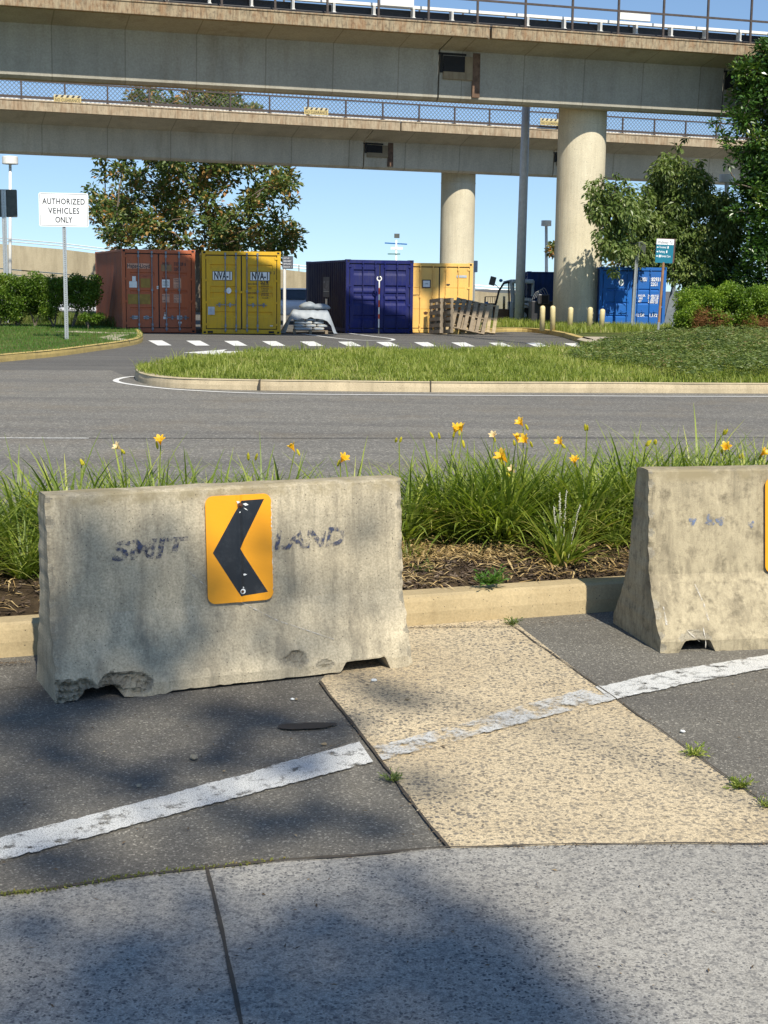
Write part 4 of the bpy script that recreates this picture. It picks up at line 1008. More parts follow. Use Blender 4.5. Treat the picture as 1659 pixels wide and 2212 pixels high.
# leaning pallets
def pallet(loc, rz, tilt, w_, h_, label, mat, n=7, roll=0):
    r = bpy.data.objects.new('pallet', None); C.objects.link(r); tag(r, label, 'pallet', 'wooden pallets leaning by the containers')
    r.location = loc; r.rotation_mode = 'ZYX'; r.rotation_euler = (tilt, roll, rz)
    bw = h_/n*.62
    for i in range(n):
        z = i*(h_-bw)/(n-1); o = None; b = MB(); b.box(0,w_,0,.02,z,z+bw); b.build('board', mat, r)
    for x in (0,w_/2-.02,w_-.04): b = MB(); b.box(x,x+.04,.021,.11,0,h_); b.build('stringer', mat, r)
    for i in range(4): z = i*(h_-bw)/3; b = MB(); b.box(0,w_,.111,.13,z,z+bw); b.build('board', mat, r)
    return r
q = G(985,722)
pallet((q.x-.62,q.y+.2,0), RAD(3), RAD(-12), 1.25, 1.22, 'tall pale pallet leaning on the pale yellow container', M['paletwood'], 8)
pallet((q.x-.95,q.y+.05,0), RAD(-70), RAD(-4), 1.0, 1.2, 'narrow dark pallet standing edge on at the left of the stack', M['greywood'], 6)
pallet((q.x-.72,q.y-.05,0), RAD(-62), RAD(-5), 1.0, 1.2, 'grey pallet standing edge on beside the narrow dark one', M['greywood'], 6)
pq = pallet((q.x+.12,q.y-.25,0), RAD(4), RAD(-14), 1.1, 1.22, 'front grey pallet with upright boards leaning left', M['greywood'], 6, RAD(0)); pq.rotation_euler = (RAD(-14), RAD(-84+6), RAD(4)); pq.location = (q.x+.98, q.y-.25, .02); 
pq = pallet((q.x+1.2,q.y+.1,.02), RAD(4), RAD(-14), 1.05, 1.15, 'bright pallet with upright boards, rightmost of the leaning stack', M['paletwood'], 6); pq.rotation_euler = (RAD(-16), RAD(-82), RAD(6)); pq.location = (q.x+1.38, q.y+.0, .05)
# bollards
bo = None
for i,(px_,tp,bp) in enumerate(((1171,660,709),(1194,660,710),(1231,663,706),(1273,663,703),(1299,667,702))):
    g = D(px_,bp,51.0); h = D(px_,tp,g.y).z-.14
    if bo is None:
        bo = bpy.data.objects.new('bollard', None); C.objects.link(bo)
        b = MB(); b.lathe([(.095,0),(.095,.90),(.088,.94),(.065,.975),(.03,.995),(.005,1.0)], n=16); o = b.build('bollard_post', M['bollard'], bo, smooth=True)
        bb_ = bo
    else: bb_ = copy_tree(bo)
    bb_.location = (g.x,g.y,.14); bb_.scale = (1,1,h); bb_.rotation_euler = (0,(0,RAD(-1.2),RAD(1),RAD(1.2),RAD(2))[i],0)
    tag(bb_, ['cream bollard, leftmost of the row before the column','scuffed cream bollard in front of the left side of the column','cream bollard in front of the middle of the thick column','cream bollard in front of the right side of the thick column','cream bollard between the thick column and the blue container'][i], 'bollard', 'cream bollards guarding the column')
b = MB(); b.box(-.05,.01,-.1,-.096,.6,.66)
# telehandler
t0 = G(1052,706,.0); TY = 63.0
def T(px,py,dy=0): p = D(px,py,TY+dy); return Vector((p.x,dy,p.z))
te = empty('telehandler', (0,TY,0), 0, 'small white and blue telehandler with arched glass cab parked behind the grey pole', 'telehandler')
cabo = [T(1068,690),T(1072,650),T(1080,622),T(1090,610),T(1103,607),T(1104,690)]
fr = MB(); fr.tube([T(1066,700),T(1070,660),T(1078,628),T(1088,612),T(1099,609)], .05, 6); fr.tube([T(1099,609),T(1100,660),T(1100,700)], .04,6); fr.build('cab_frame', M['black'], te)
fr = MB(); fr.tube([T(1088,611,.1),T(1104,607,.1),T(1152,607,.1)], .07, 8); fr.tube([T(1106,608),T(1108,650),T(1104,700)], .10, 8); fr.tube([T(1152,607,.1),T(1150,640,.1)], .06, 8); fr.build('cab_pillar', M['cabwhite'], te)
b = MB(); a_ = T(1106,612,-.3); c_ = T(1154,604,-.3); b.box(a_.x,c_.x,-.3,1.3,a_.z,c_.z); b.build('cab_roof', M['cabwhite'], te, bevel=.05)
b = MB(); b.add([T(1067,698,.02),T(1071,655,.02),T(1079,628,.02),T(1089,613,.02),T(1099,610,.02),T(1100,698,.02)], [(0,1,2,3,4,5)]); b.build('cab_window', M['glass'], te)
b = MB(); b.add([T(1108,612,.12),T(1150,612,.12),T(1150,662,.12),T(1108,662,.12)], [(0,1,2,3)]); b.build('cab_window', M['glass'], te)
b = MB(); a_ = T(1064,702); c_ = T(1099,668); b.box(a_.x,c_.x,-.05,1.2,max(.2,a_.z),c_.z); o = b.build('door_panel', M['cabbrown'], te, bevel=.03)
text('CLARK', .12, simple('pink_lettering',(.5,.25,.22)), te, frontM(T(1075,690).x,-.06,T(1075,690).z), w=.34, bold=.02)
b = MB(); a_ = T(1100,700); c_ = T(1109,652); b.box(a_.x,c_.x,-.12,1.2,a_.z,c_.z); b.build('body_panel', M['cabwhite'], te, bevel=.03)
b = MB(); a_ = T(1108,665); c_ = T(1160,655); b.box(a_.x,c_.x,0,1.2,a_.z,c_.z); a_ = T(1128,650); c_ = T(1148,644); b.box(a_.x,c_.x,0,1.0,a_.z,c_.z); b.build('bonnet', M['white'], te, bevel=.03)
b = MB(); a_ = T(1110,690); c_ = T(1158,668); b.box(a_.x,c_.x,.15,1.2,a_.z,c_.z); b.build('chassis', M['cabblue'], te, bevel=.03)
b = MB(); b.bar(T(1112,640,.6),T(1155,655,.6),.25,.22); b.build('boom', M['white'], te)
b = MB(); b.bar(T(1050,652,-.1),T(1058,688,-.1),.12,.16); b.bar(T(1147,655,.0),T(1152,690,.0),.12,.2); b.build('lift_arm', M['cabblue'], te)
for px_,rad_ in ((1128,.42),(1060,.40)):
    c_ = T(px_,700); wr = MB(); vs = []; prof = [(.12,-.14),(.16,-.16),(rad_-.06,-.17),(rad_,-.13),(rad_,.13),(rad_-.06,.17),(.12,.16)]; n = 24
    for (rd,yy) in prof:
        for k_ in range(n): a = 2*pi*k_/n; vs.append((c_.x+rd*cos(a), .25+yy, .42+rd*sin(a)))
    wr.add(vs, [(i*n+k_,i*n+(k_+1)%n,(i+1)*n+(k_+1)%n,(i+1)*n+k_) for i in range(len(prof)-1) for k_ in range(n)]); o = wr.build('wheel', M['tyre'], te, smooth=False)
    b = MB(); vs = [(c_.x+.2*cos(2*pi*k_/16), .07, .42+.2*sin(2*pi*k_/16)) for k_ in range(16)]; b.add(vs,[tuple(range(16))]); b.build('rim', M['cabwhite'], o)
b = MB(); c_ = T(1128,700)
vs = []
for i in range(9):
    a = pi*(.05+.9*i/8)
    for yy in (-.1,.5): vs.append((c_.x+.52*cos(a), yy, .42+.52*sin(a)))
b.add(vs, [(2*i,2*i+1,2*i+3,2*i+2) for i in range(8)]); o = b.build('mudguard', simple('grey_mudguard',(.22,.22,.22),.6), te); sm = o.modifiers.new('solid','SOLIDIFY'); sm.thickness = .03
b = MB(); b.bar(T(1079,624,-.2),T(1068,613,-.2),.03,.03); b.build('mirror_arm', M['black'], te)
b = MB(); mp = T(1064,607,-.25); b.box(-.13,.13,-.03,.03,-.19,.19, Matrix.Translation(mp)@Matrix.Rotation(RAD(14),4,'Y')); b.build('mirror', M['signback'], te, bevel=.02)
b = MB(); mp = T(1082,606,-.1); b.lathe([(.02,-.07),(.08,-.03),(.08,.03),(.03,.07)], mp, 12); b.build('beacon', M['cabblue'], te)
b = MB()
for px_ in (1049,1054,1059,1064,1069,1074): b.bar(T(px_,642,.8),T(px_,654,.8),.02,.02)
b.bar(T(1048,641,.8),T(1076,641,.8),.03,.03); b.bar(T(1048,641,.8),T(1046,672,.8),.05,.05); b.build('load_guard', M['black'], te)
b = MB(); a_ = T(1046,668,.8); c_ = T(1072,655,.8); b.box(a_.x,c_.x,.75,.95,a_.z,c_.z); b.build('carriage', M['blacktrim'], te)
b = MB(); b.bar(T(1089,640,.4),T(1088,690,.4),.12,.1); b.build('seat_back', simple('tan_seat',(.35,.2,.08)), te)
# skip / generator box beside it
g = D(1146,640,58.5); r = empty('skip_box', (g.x,58.5,0), 0, 'dark metal box with a square opening and wire coil, beside the thick column', 'metal box')
b = MB(); b.box(.05,1.15,0,1.2,.05,1.12); b.build('box_body', simple('dark_box',(.03,.03,.035),.5), r, bevel=.03)
b = MB(); b.box(.28,.74,-.35,.0,1.0,1.40); b.build('hood', simple('dark_hood',(.05,.052,.06),.4), r, bevel=.03); b = MB(); b.box(.34,.68,-.36,-.352,1.04,1.35); b.build('opening', M['dark'], r)
for k_ in range(4): b = MB(); b.tube([(.05+.09*k_+.42*t,-.1+.05*k_,1.15+.35*sin(pi*t)+.05*k_) for t in [i/10 for i in range(11)]], .012, 4); b.build('wire', M['galv'], r)
# ------------------------------------------------------------------ poles, lamps, signs
def pole_line(name, x, ytop, ybot, Y, rad_, mat, label, cat, group=None, lean=0, z0=0):
    p = D(x,ybot,Y); t = D(x+lean,ytop,Y); r = empty(name, (p.x,Y,z0), 0, label, cat, group)
    b = MB(); b.tube([(0,0,0),(t.x-p.x,0,t.z-z0)], [rad_*1.1,rad_*.85], 14); b.build('post', mat, r, smooth=True); return r, Vector((t.x-p.x,0,t.z-z0))
r, tt = pole_line('light_pole', 1121, 120, 700, 61, .19, M['polegrey'], 'tall grey light pole rising behind the nearer viaduct, by the telehandler', 'light pole', lean=19, z0=.1)
b = MB(); b.box(-.26,.26,-.26,.26,0,.06); b.build('base_plate', M['polegrey'], r)
def drum(name, x, ytop, ybot, Y, label, rad_=.32, h=.34, pr=.07):
    r, tt = pole_line(name, x, ytop, ybot, Y, pr, M['white'], label, 'street lamp', 'white drum lamps on poles', z0=0)
    b = MB(); b.lathe([(rad_*.3,0),(rad_,.02),(rad_*1.02,.05),(rad_,h-.02),(rad_*.96,h)], tt+Vector((0,0,-.05)), 24); b.build('lamp_drum', M['white'], r)
    return r
drum('street_lamp', 22, 353, 712, 62, 'white drum lamp on a pole at the far left of the photo', .33, .34)
dl = drum('street_lamp', 1180, 487, 712, 86, 'smaller white drum lamp seen left of the thick column', .30, .34, .10)
r, tt = pole_line('street_lamp', 1566, 395, 712, 62, .11, M['white'], 'plain white lamp pole standing behind the right hedge', 'street lamp', lean=4)
b = MB(); b.lathe([(.1,0),(.33,.02),(.33,.32),(.3,.34)], tt, 20); b.build('lamp_drum', M['white'], r)
# high lamp whose shadow falls on the pale container stands outside the frame on the right
# runway light mast
r, tt = pole_line('light_mast', 856, 518, 612, 120, .09, M['white'], 'thin white mast with crossed arms above the navy container', 'mast')
b = MB(); z = D(856,526,120).z; b.bar((-1.0,0,z+.03),(.85,0,z-.05),.08,.10); b.build('cross_arm', M['cabblue'], r)
b = MB(); b.box(-.5,.5,-.1,.1,z-.5,z-.28); b.build('lamp_bar', M['white'], r); b = MB(); b.box(-.22,.22,-.2,.2,z+.45,z+.8); b.build('lamp_head', M['signback'], r)
b = MB(); z2 = D(856,549,120).z; b.box(-.75,.3,-.1,.1,z2-.04,z2+.06); b.build('cross_arm', simple('green_arm',(.1,.22,.2)), r)
def upost(r, h, w_=.075, mat=None, holes=True, z0=0):
    b = MB(); b.box(-w_/2,w_/2,.0,.008,z0,h); b.box(-w_/2,-w_/2+.008,-.028,0,z0,h); b.box(w_/2-.008,w_/2,-.028,0,z0,h)
    b.box(-w_/2-.015,-w_/2,-.03,-.022,z0,h); b.box(w_/2,w_/2+.015,-.03,-.022,z0,h); o = b.build('post', mat or M['galv'], r)
    if holes:
        b = MB(); z = z0+.05
        while z < h: b.box(-.009,.009,-.002,-.0005,z,z+.02); z += .055
        b.build('post_holes', M['dark'], o)
    return o
def rplate(r, w_, h_, rad_, y, mat, z0, name='plate', th=.004, ox=0):
    poly = []
    for cx, cz, a0 in ((rad_,rad_,pi),(w_-rad_,rad_,1.5*pi),(w_-rad_,h_-rad_,0),(rad_,h_-rad_,.5*pi)):
        for i in range(6): a = a0+i*pi/10; poly.append((cx-w_/2+ox+rad_*cos(a), cz+rad_*sin(a)))
    b = MB(); b.prism(poly, 0, th, Matrix.Translation((0,y,z0))@Matrix.Rotation(pi/2,4,'X')); return b.build(name, mat, r)
g = G(144,720,.15); Y = 38.0; g = D(144,720,Y)
r = empty('road_sign', (g.x,Y,.14), RAD(9), 'white sign reading AUTHORIZED VEHICLES ONLY on a steel post in the lawn', 'road sign')
zt = D(145,417,Y).z-.14; zb = D(145,490,Y).z-.14; hh = zt-zb; ww = 1.27
upost(r, zt-.03, .07)
rplate(r, ww, hh, .05, -.035, M['signwhite'], zb); 
def ring(r, w_, h_, rad_, y, mat, z0, th):
    pts = []
    for cx, cz, a0 in ((rad_,rad_,pi),(w_-rad_,rad_,1.5*pi),(w_-rad_,h_-rad_,0),(rad_,h_-rad_,.5*pi)):
        for i in range(6): a = a0+i*pi/10; pts.append(((cx-w_/2+rad_*cos(a), cz+rad_*sin(a)), (cx-w_/2+(rad_-th)*cos(a), cz+(rad_-th)*sin(a))))
    b = MB(); vs = []
    for o_, i_ in pts: vs += [(o_[0],y,z0+o_[1]),(i_[0],y,z0+i_[1])]
    n = len(pts); b.add(vs, [(2*k,2*((k+1)%n),2*((k+1)%n)+1,2*k+1) for k in range(n)]); return b.build('border', mat, r)
ring(r, ww-.05, hh-.05, .04, -.041, M['ink'], zb+.025, .010)
text('AUTHORIZED', .145, M['ink'], r, frontM(-.545,-.042,zb+hh-.29), w=1.09, bold=.018, space=1.1)
text('VEHICLES', .145, M['ink'], r, frontM(-.40,-.042,zb+hh-.53), w=.80, bold=.018, space=1.1)
text('ONLY', .145, M['ink'], r, frontM(-.22,-.042,zb+hh-.76), w=.44, bold=.018)
# sign seen from behind, far left
g = D(16,700,53); r = empty('road_sign', (g.x-.0,53,.14), RAD(5), 'grey back of a square sign on a steel post, cut off at the left edge', 'road sign')
zt = D(8,409,53).z-.14; zb = D(8,469,53).z-.14; upost(r, zt-.02, .14); rplate(r, .95, zt-zb, .04, .03, M['signback'], zb)
# walkway sign
Y = 43; g = D(1421,716,Y); t_ = D(1434,570,Y)
r = empty('walkway_sign', (g.x,Y,.12), 0, 'teal and white pedestrian direction sign on a rusty brown post at the right', 'direction sign')
lean = math.atan2(t_.x-g.x, t_.z-.1); r.rotation_euler = (0, lean*.85, RAD(-6))
zt = D(1436,515,Y).z-.12; zb = D(1436,568,Y).z-.12; ww = .56
b = MB(); b.cyl((0,0,0),(0,0,.55),.04,10); b.build('post_foot', M['galv'], r); b = MB(); b.cyl((0,0,.55),(0,0,zb+.02),.04,10); b.build('post', M['woodpost'], r)
b = MB(); b.box(-ww/2+.03,ww/2+.03,-.02,.16,zb,zt); b.build('sign_box', simple('brown_sign_side',(.10,.055,.045)), r, bevel=.02)
b = MB(); b.box(-ww/2+.03,ww/2-.02,-.030,-.021,zb,zb+(zt-zb)*.74); b.build('teal_panel', M['teal'], r); b = MB(); b.box(-ww/2+.03,ww/2-.02,-.030,-.021,zb+(zt-zb)*.745,zt-.02); b.build('white_panel', M['signwhite'], r)
text('Walkway To', .085, M['ink'], r, frontM(-.21,-.032,zt-.155), w=.43)
for k_,(s_,w_) in enumerate((('Terminal',.20),('Parking',.17),('Rental Cars',.27))):
    zz = zb+(zt-zb)*.60-.13*k_; text(s_, .06, M['signwhite'], r, frontM(-.16 if k_<2 else -.08,-.032,zz), w=w_, bold=.01)
    b = MB(); b.add([(-.235,-.032,zz+.02),(-.205,-.032,zz+.05),(-.175,-.032,zz+.02),(-.205,-.032,zz-.0)],[(3,2,1,0)]); b.build('arrow', M['signwhite'], r)
    if k_<2: b = MB(); b.box(.08 if k_==0 else .05,.115 if k_==0 else .085,-.034,-.031,zz-.005,zz+.065); b.build('pictogram', M['signwhite'], r)
b = MB(); b.box(-.155,-.10,-.034,-.031,zb+(zt-zb)*.60-.27,zb+(zt-zb)*.60-.20); b.build('pictogram', M['signwhite'], r)
# steel post with grey sign back in front of the blue container
g = D(1366,705,54.5); r = empty('road_sign', (g.x,54.5,.12), RAD(-20), 'galvanised post with a grey sign back in front of the blue container', 'road sign'); r.rotation_euler = (0,RAD(1.6),RAD(-20))
zt = D(1372,522,54.5).z-.12; zb = D(1372,549,54.5).z-.12; upost(r, zt, .09, holes=False); rplate(r, .60, zt-zb, .04, .03, M['signback'], zb)
# leaning grey strut right of the blue container
g = D(1444,700,56.5); r = empty('steel_ramp', (g.x,56.5,.1), 0, 'grey tapered metal wedge standing upright right of the blue container', 'metal wedge')
b = MB(); b.prism([(-.25,0),(.22,0),(.20,1.9),(.12,2.0)], 0, .12, Matrix.Rotation(pi/2,4,'X')); b.build('wedge_plate', simple('grey_wedge',(.17,.19,.21),.5), r, bevel=.01)
# small information sign right of the yellow container
g = D(617,700,56); r = empty('info_sign', (g.x,56,0), 0, 'small dark notice board with white print behind the yellow container', 'sign')
zt = D(617,553,56).z; zb = D(617,581,56).z; b = MB(); b.cyl((-.05,.05,0),(-.05,.05,zb),.06,8); b.build('post', M['white'], r)
rplate(r,.42,zt-zb,.02,0,simple('slate_board',(.09,.10,.12)),zb,ox=.08)
for k_,s_ in enumerate(('LOT OF','DELIVERY','ENTRANCE','DOCK 1')): text(s_, .055, M['signwhite'], r, frontM(-.08,-.006,zt-.11-k_*.11), w=.3 if k_ else .22)
g = D(1022,600,80); r = empty('info_sign', (g.x,79,0), 0, 'dark blue sign panel edge showing behind the pale yellow container', 'sign')
zt = D(1022,563,79).z; zb = D(1022,588,79).z; rplate(r,.35,zt-zb,.03,0,simple('navy_panel',(.02,.05,.11)),zb); b = MB(); b.cyl((0,.05,0),(0,.05,zb),.05,8); b.build('post', M['galv'], r)
# parked cars glimpsed behind
def car(loc, rz, label, c):
    r = empty('parked_car', loc, rz, label, 'car', 'cars glimpsed behind the lot'); pm = simple('car_paint',c,.25,0,.03)
    poly = [(-2.2,.35),(-2.25,.75),(-2.0,.95),(-1.2,1.0),(-.7,1.05),(1.2,1.05),(2.15,.95),(2.25,.6),(2.2,.35)]
    b = MB(); b.prism(poly, -.85, .85, Matrix.Rotation(pi/2,4,'X')); b.build('body', pm, r, bevel=.08)
    poly = [(-1.15,1.03),(-.45,1.45),(.9,1.48),(1.75,1.03)]
    b = MB(); b.prism(poly, -.72, .72, Matrix.Rotation(pi/2,4,'X')); o = b.build('cabin', simple('car_glass',(.03,.04,.05),.08), r, bevel=.05)
    b = MB(); b.prism([(-.5,1.45),(.95,1.45),(.85,1.51),(-.4,1.50)], -.68, .68, Matrix.Rotation(pi/2,4,'X')); b.build('roof', pm, r, bevel=.02)
    for x in (-1.4,1.4):
        for y in (-.86,.86):
            b = MB(); b.cyl((x,y-.1,.33),(x,y+.1,.33),.33,20); w1 = b.build('wheel', M['tyre'], r); b = MB(); b.cyl((x,y-.105,.33),(x,y+.105,.33),.19,12); b.build('rim', M['galv'], w1)
    return r
p = D(150,655,66); car((p.x+.5,66,0), 0, 'white car seen through the gaps of the left hedge', (.75,.76,.78))
p = D(620,690,62); car((p.x+.1,64,0), RAD(88), 'white car peeking out between the yellow container and the bag pallet', (.75,.76,.78))

# ------------------------------------------------------------------ vegetation
def inpoly(x, y, poly):
    c = False; n = len(poly); j = n-1
    for i in range(n):
        xi, yi = poly[i]; xj, yj = poly[j]
        if (yi > y) != (yj > y) and x < (xj-xi)*(y-yi)/(yj-yi)+xi: c = not c
        j = i
    return c
def rnd(a=1.0): return random.uniform(-a, a)
def leaf(vs, fs, p, d, L, W_, up=None, fold=.25):
    """folded diamond leaf from p along d"""
    s_ = d.cross(up or Vector((rnd(),rnd(),1)))
    if s_.length < 1e-4: s_ = d.cross(Vector((1,0,0)))
    s_.normalize(); n_ = s_.cross(d)
    o = len(vs); m_ = p + d*L*.45
    vs += [p, m_+s_*W_/2+n_*W_*fold, p+d*L, m_-s_*W_/2+n_*W_*fold]; fs += [(o,o+1,o+2),(o,o+2,o+3)]
def mesh_obj(name, vs, fs, mat, parent=None):
    me = bpy.data.meshes.new(name); me.from_pydata([tuple(v) for v in vs], [], fs); me.materials.append(mat); me.update()
    o = bpy.data.objects.new(name, me); C.objects.link(o)
    if parent is not None: o.parent = parent
    return o
def limb(b, p0, p1, r0, r1, sag=0, n=6, wob=.12):
    pts = []; L = (p1-p0).length; sd = random.random()*50
    for i in range(n+1):
        t = i/n; q = p0.lerp(p1,t); k_ = sin(pi*t)
        q = q + Vector((noise.noise(Vector((sd,t*3,0))),noise.noise(Vector((sd,t*3,9))),noise.noise(Vector((sd,t*3,20)))))*L*wob*k_ + Vector((0,0,1))*L*sag*k_
        pts.append(q)
    b.tube(pts, [r0+(r1-r0)*i/n for i in range(n+1)], 7); return pts
def tree(name, base, trunk_top, clumps, nleaf, LL, WW, mat, label, cat='tree', group=None, tr=.2, droop=.0, spread=1.0, bark=None, twigs=True, surf=.5):
    r = empty(name, base, 0, label, cat, group); base = Vector(base)
    b = MB(); tt = Vector(trunk_top)-base
    tp = limb(b, Vector((0,0,-.1)), tt, tr, tr*.62, wob=.05)
    ws = sum(c[1]**2 for c in clumps)
    hub = [tp[-1], tp[-2], tp[-3]]
    anchors = []
    for c, rad_ in sorted(clumps, key=lambda c: (c[0]-Vector(trunk_top)).length):
        cl = c-base
        src = min(hub+[a for a in anchors], key=lambda q: (q-cl).length*(1+.6*max(0,q.z-cl.z)))
        src = Vector(src); ll = (cl-src).length
        if ll > .25 and twigs: limb(b, src, cl, max(.012,tr*.08+ll*.012), .008+tr*.03, sag=.06)
        anchors.append(cl)
    b.build('trunk', bark or M['bark'], r, smooth=True)
    vs = []; fs = []
    for c, rad_ in clumps:
        cl = c-base; n = int(nleaf*rad_**2/ws)
        for _ in range(n):
            dr = Vector((random.gauss(0,1),random.gauss(0,1),random.gauss(0,1))).normalized()
            q = rad_*(random.random()**surf); p = cl + Vector((dr.x*q*spread,dr.y*q*spread,dr.z*q*.85))
            d = (dr*.7 + Vector((rnd(),rnd(),rnd()*.6-droop))).normalized()
            s_ = .7+.6*random.random(); leaf(vs, fs, p, d, LL*s_, WW*s_)
    mesh_obj('crown', vs, fs, mat, r); return r
def clumps_px(poly, Y, n, r0, r1, dy, seed=0, mind=.0):
    random.seed(seed); xs = [p[0] for p in poly]; ys = [p[1] for p in poly]; out = []; tries = 0
    while len(out) < n and tries < n*60:
        tries += 1; x = random.uniform(min(xs),max(xs)); y = random.uniform(min(ys),max(ys))
        if not inpoly(x,y,poly): continue
        yy = Y+rnd(dy); p = D(x,y,yy)
        if mind and any((p-q[0]).length < mind for q in out): continue
        out.append((p, random.uniform(r0,r1)))
    return out
# big turning maple behind the containers
mp = [(186,415),(205,355),(235,300),(262,240),(258,208),(340,195),(430,198),(480,200),(520,232),(560,250),(610,345),(640,400),(636,430),(648,480),(640,530),(590,548),(300,548),(225,528),(215,470)]
cl = clumps_px(mp, 86, 165, .5, 1.0, 4.5, 3, .65)
bs = D(432,700,86)
tree('maple_tree', (bs.x,86,0), D(432,535,86), cl, 25000, .32, .18, M['maple'], 'large spreading maple with orange-tinged leaves behind the orange and yellow containers', tr=.42, surf=.6)
# smaller trees behind the blue container
cl = clumps_px([(1305,505),(1340,480),(1400,500),(1450,520),(1450,575),(1310,580)], 74, 26, .4,.8, 1.5, 5, .5)
tree('maple_tree', (13.2,74,0), (13.2,74,3.2), cl, 3200, .24,.13, M['maple'], 'small maple with reddish leaves behind the bright blue container', tr=.15)
cl = clumps_px([(1190,512),(1204,510),(1206,548),(1192,550)], 78, 4, .3,.5, .5, 6)
tree('maple_tree', (9.7,78,0), (9.5,78,3.0), cl, 420, .22,.12, M['maple'], 'tiny leafy tree peeking out left of the thick column', tr=.08)
# drooping tree beside the column
cp = [(1290,430),(1300,400),(1330,405),(1370,440),(1402,420),(1420,370),(1440,340),(1466,330),(1480,365),(1512,365),(1535,400),(1575,430),(1600,500),(1590,590),(1520,615),(1450,600),(1400,560),(1345,560),(1310,525),(1318,490),(1285,460)]
cl = clumps_px(cp, 52.5, 190, .3, .55, 1.0, 8, .26)
def cdep(p):
    px_ = 829.5+3067*p.x/p.y; Yn = 53.2+max(0,min(1,(px_-1330)/60))*4.0+rnd(.9); k_ = Yn/p.y
    return Vector((p.x*k_, Yn, CAMH+(p.z-CAMH)*k_))
for (x,y,rr_) in ((1272,418,.14),(1285,392,.12),(1300,382,.12),(1330,378,.12),(1348,388,.13),(1396,402,.16),(1466,318,.14),(1462,345,.18),(1440,332,.16),(1514,348,.15),(1270,442,.15),(1278,465,.16),(1292,500,.2),(1300,520,.2),(1300,548,.2),(1325,585,.22),(1418,552,.25),(1282,432,.2),(1310,398,.2),(1360,405,.2),(1480,300,.1)):
    cl.append((D(x,y,52.3+rnd(.7)), rr_*1.25))
for (x,y) in ((1275,400),(1290,415),(1300,440),(1285,450),(1312,410),(1320,450),(1296,470),(1310,490),(1322,520),(1330,400),(1335,545),(1308,460)): cl.append((D(x,y,52.6), .26))
cl = [(cdep(c_), r_*(1.0 if c_.x/c_.y < .165 else 1.12)) for c_,r_ in cl]
bs = D(1478,690,57.6)
tree('cherry_tree', (bs.x,57.6,.1), D(1486,600,57.6), cl, 30000, .22, .09, M['cherry'], 'leafy green tree with drooping leaves right of the thick column', tr=.17, droop=.9, surf=.75)
# dark evergreen at the right edge
hp = [(1590,262),(1605,225),(1612,135),(1650,110),(1700,70),(1800,60),(1830,300),(1820,690),(1700,700),(1590,640),(1600,560),(1610,480),(1600,420),(1615,380),(1590,320)]
cl = clumps_px(hp, 55, 230, .36, .72, 1.4, 11, .42)
for (x,y,rr_) in ((1585,150,.18),(1600,175,.22),(1555,258,.13),(1538,268,.12),(1560,290,.2),(1580,240,.2),(1575,310,.2),(1590,330,.22),(1572,355,.15),(1590,400,.2),(1585,460,.22),(1640,105,.15),(1600,205,.2)):
    cl.append((D(x,y,54.4+rnd(.5)), rr_*1.4))
cl += clumps_px([(1545,560),(1640,560),(1640,640),(1480,640),(1500,600)], 57, 26, .45,.7, .6, 12)
tree('holly_tree', (16.8,55,.1), (16.6,55,3.0), cl, 56000, .20, .10, M['holly'], 'tall dense dark green evergreen tree at the right edge', tr=.25, surf=.8)
# hedges
def hedge(poly, Y, n, r0, r1, dy, nl, LL, WW, mat, label, seed, stems, extra=None):
    cl = clumps_px(poly, Y, n, r0, r1, dy, seed, r0*.8)
    cx = sum(p[0] for p in poly)/len(poly); g = D(cx, 700, Y)
    r = empty('hedge', (g.x,Y,.13), 0, label, 'hedge'); base = Vector((g.x,Y,.13)); vs = []; fs = []; ws = sum(c[1]**2 for c in cl)
    for c, rad_ in cl:
        for _ in range(int(nl*rad_**2/ws)):
            dr = Vector((random.gauss(0,1),random.gauss(0,1),random.gauss(0,1))).normalized(); q = rad_*random.random()**.5
            p = c-base+dr*q; s_ = .7+.6*random.random(); leaf(vs, fs, p, (dr*.8+Vector((rnd(),rnd(),rnd()+.2))).normalized(), LL*s_, WW*s_)
    mesh_obj('foliage', vs, fs, mat, r)
    for k_ in range(stems):
        b = MB(); x = poly[0][0]+(max(p[0] for p in poly)-min(p[0] for p in poly))*(k_+.5)/stems; q = D(x,690,Y+rnd(.3))
        p0 = Vector((q.x-g.x,q.y-Y,-.05))
        for j in range(3): limb(b, p0, p0+Vector((rnd(.5),rnd(.3),1.1+rnd(.2))), .03,.012, n=4)
        b.build('stem', M['bark'], r)
    if extra:
        for ex in extra:
            vs = []; fs = []
            for c, rad_ in clumps_px(ex, Y-.75, 10, .2,.32,.15,seed+1):
                for _ in range(150):
                    dr = Vector((random.gauss(0,1),random.gauss(0,.6),random.gauss(0,1))).normalized(); p = c-base+dr*rad_*random.random()**.5
                    leaf(vs, fs, p, Vector((rnd()*1.5,rnd(.4),rnd(.5)+.15)).normalized(), .16*(.6+random.random()), .014)
            mesh_obj('dead_twigs', vs, fs, M['deadleaf'], r)
    return r
hedge([(-260,610),(0,601),(60,604),(100,598),(130,606),(165,602),(205,610),(214,630),(206,655),(170,662),(150,650),(120,655),(110,680),(60,668),(30,690),(-260,690)], 49, 330, .18,.30,.6, 70000, .075,.05, M['hedge_l'], 'loose light green hedge beside the orange container, behind the white lettered sign', 21, 12)
hedge([(1460,655),(1474,636),(1560,623),(1659,626),(1900,624),(1900,745),(1600,740),(1480,725),(1462,710)], 43.5, 520, .16,.26,.8, 90000, .07,.05, M['hedge_r'], 'dense clipped bright green hedge at the right with brown dead patches', 22, 8, extra=[[(1500,680),(1580,680),(1580,715),(1490,712)],[(1615,690),(1680,690),(1680,725),(1620,722)]])
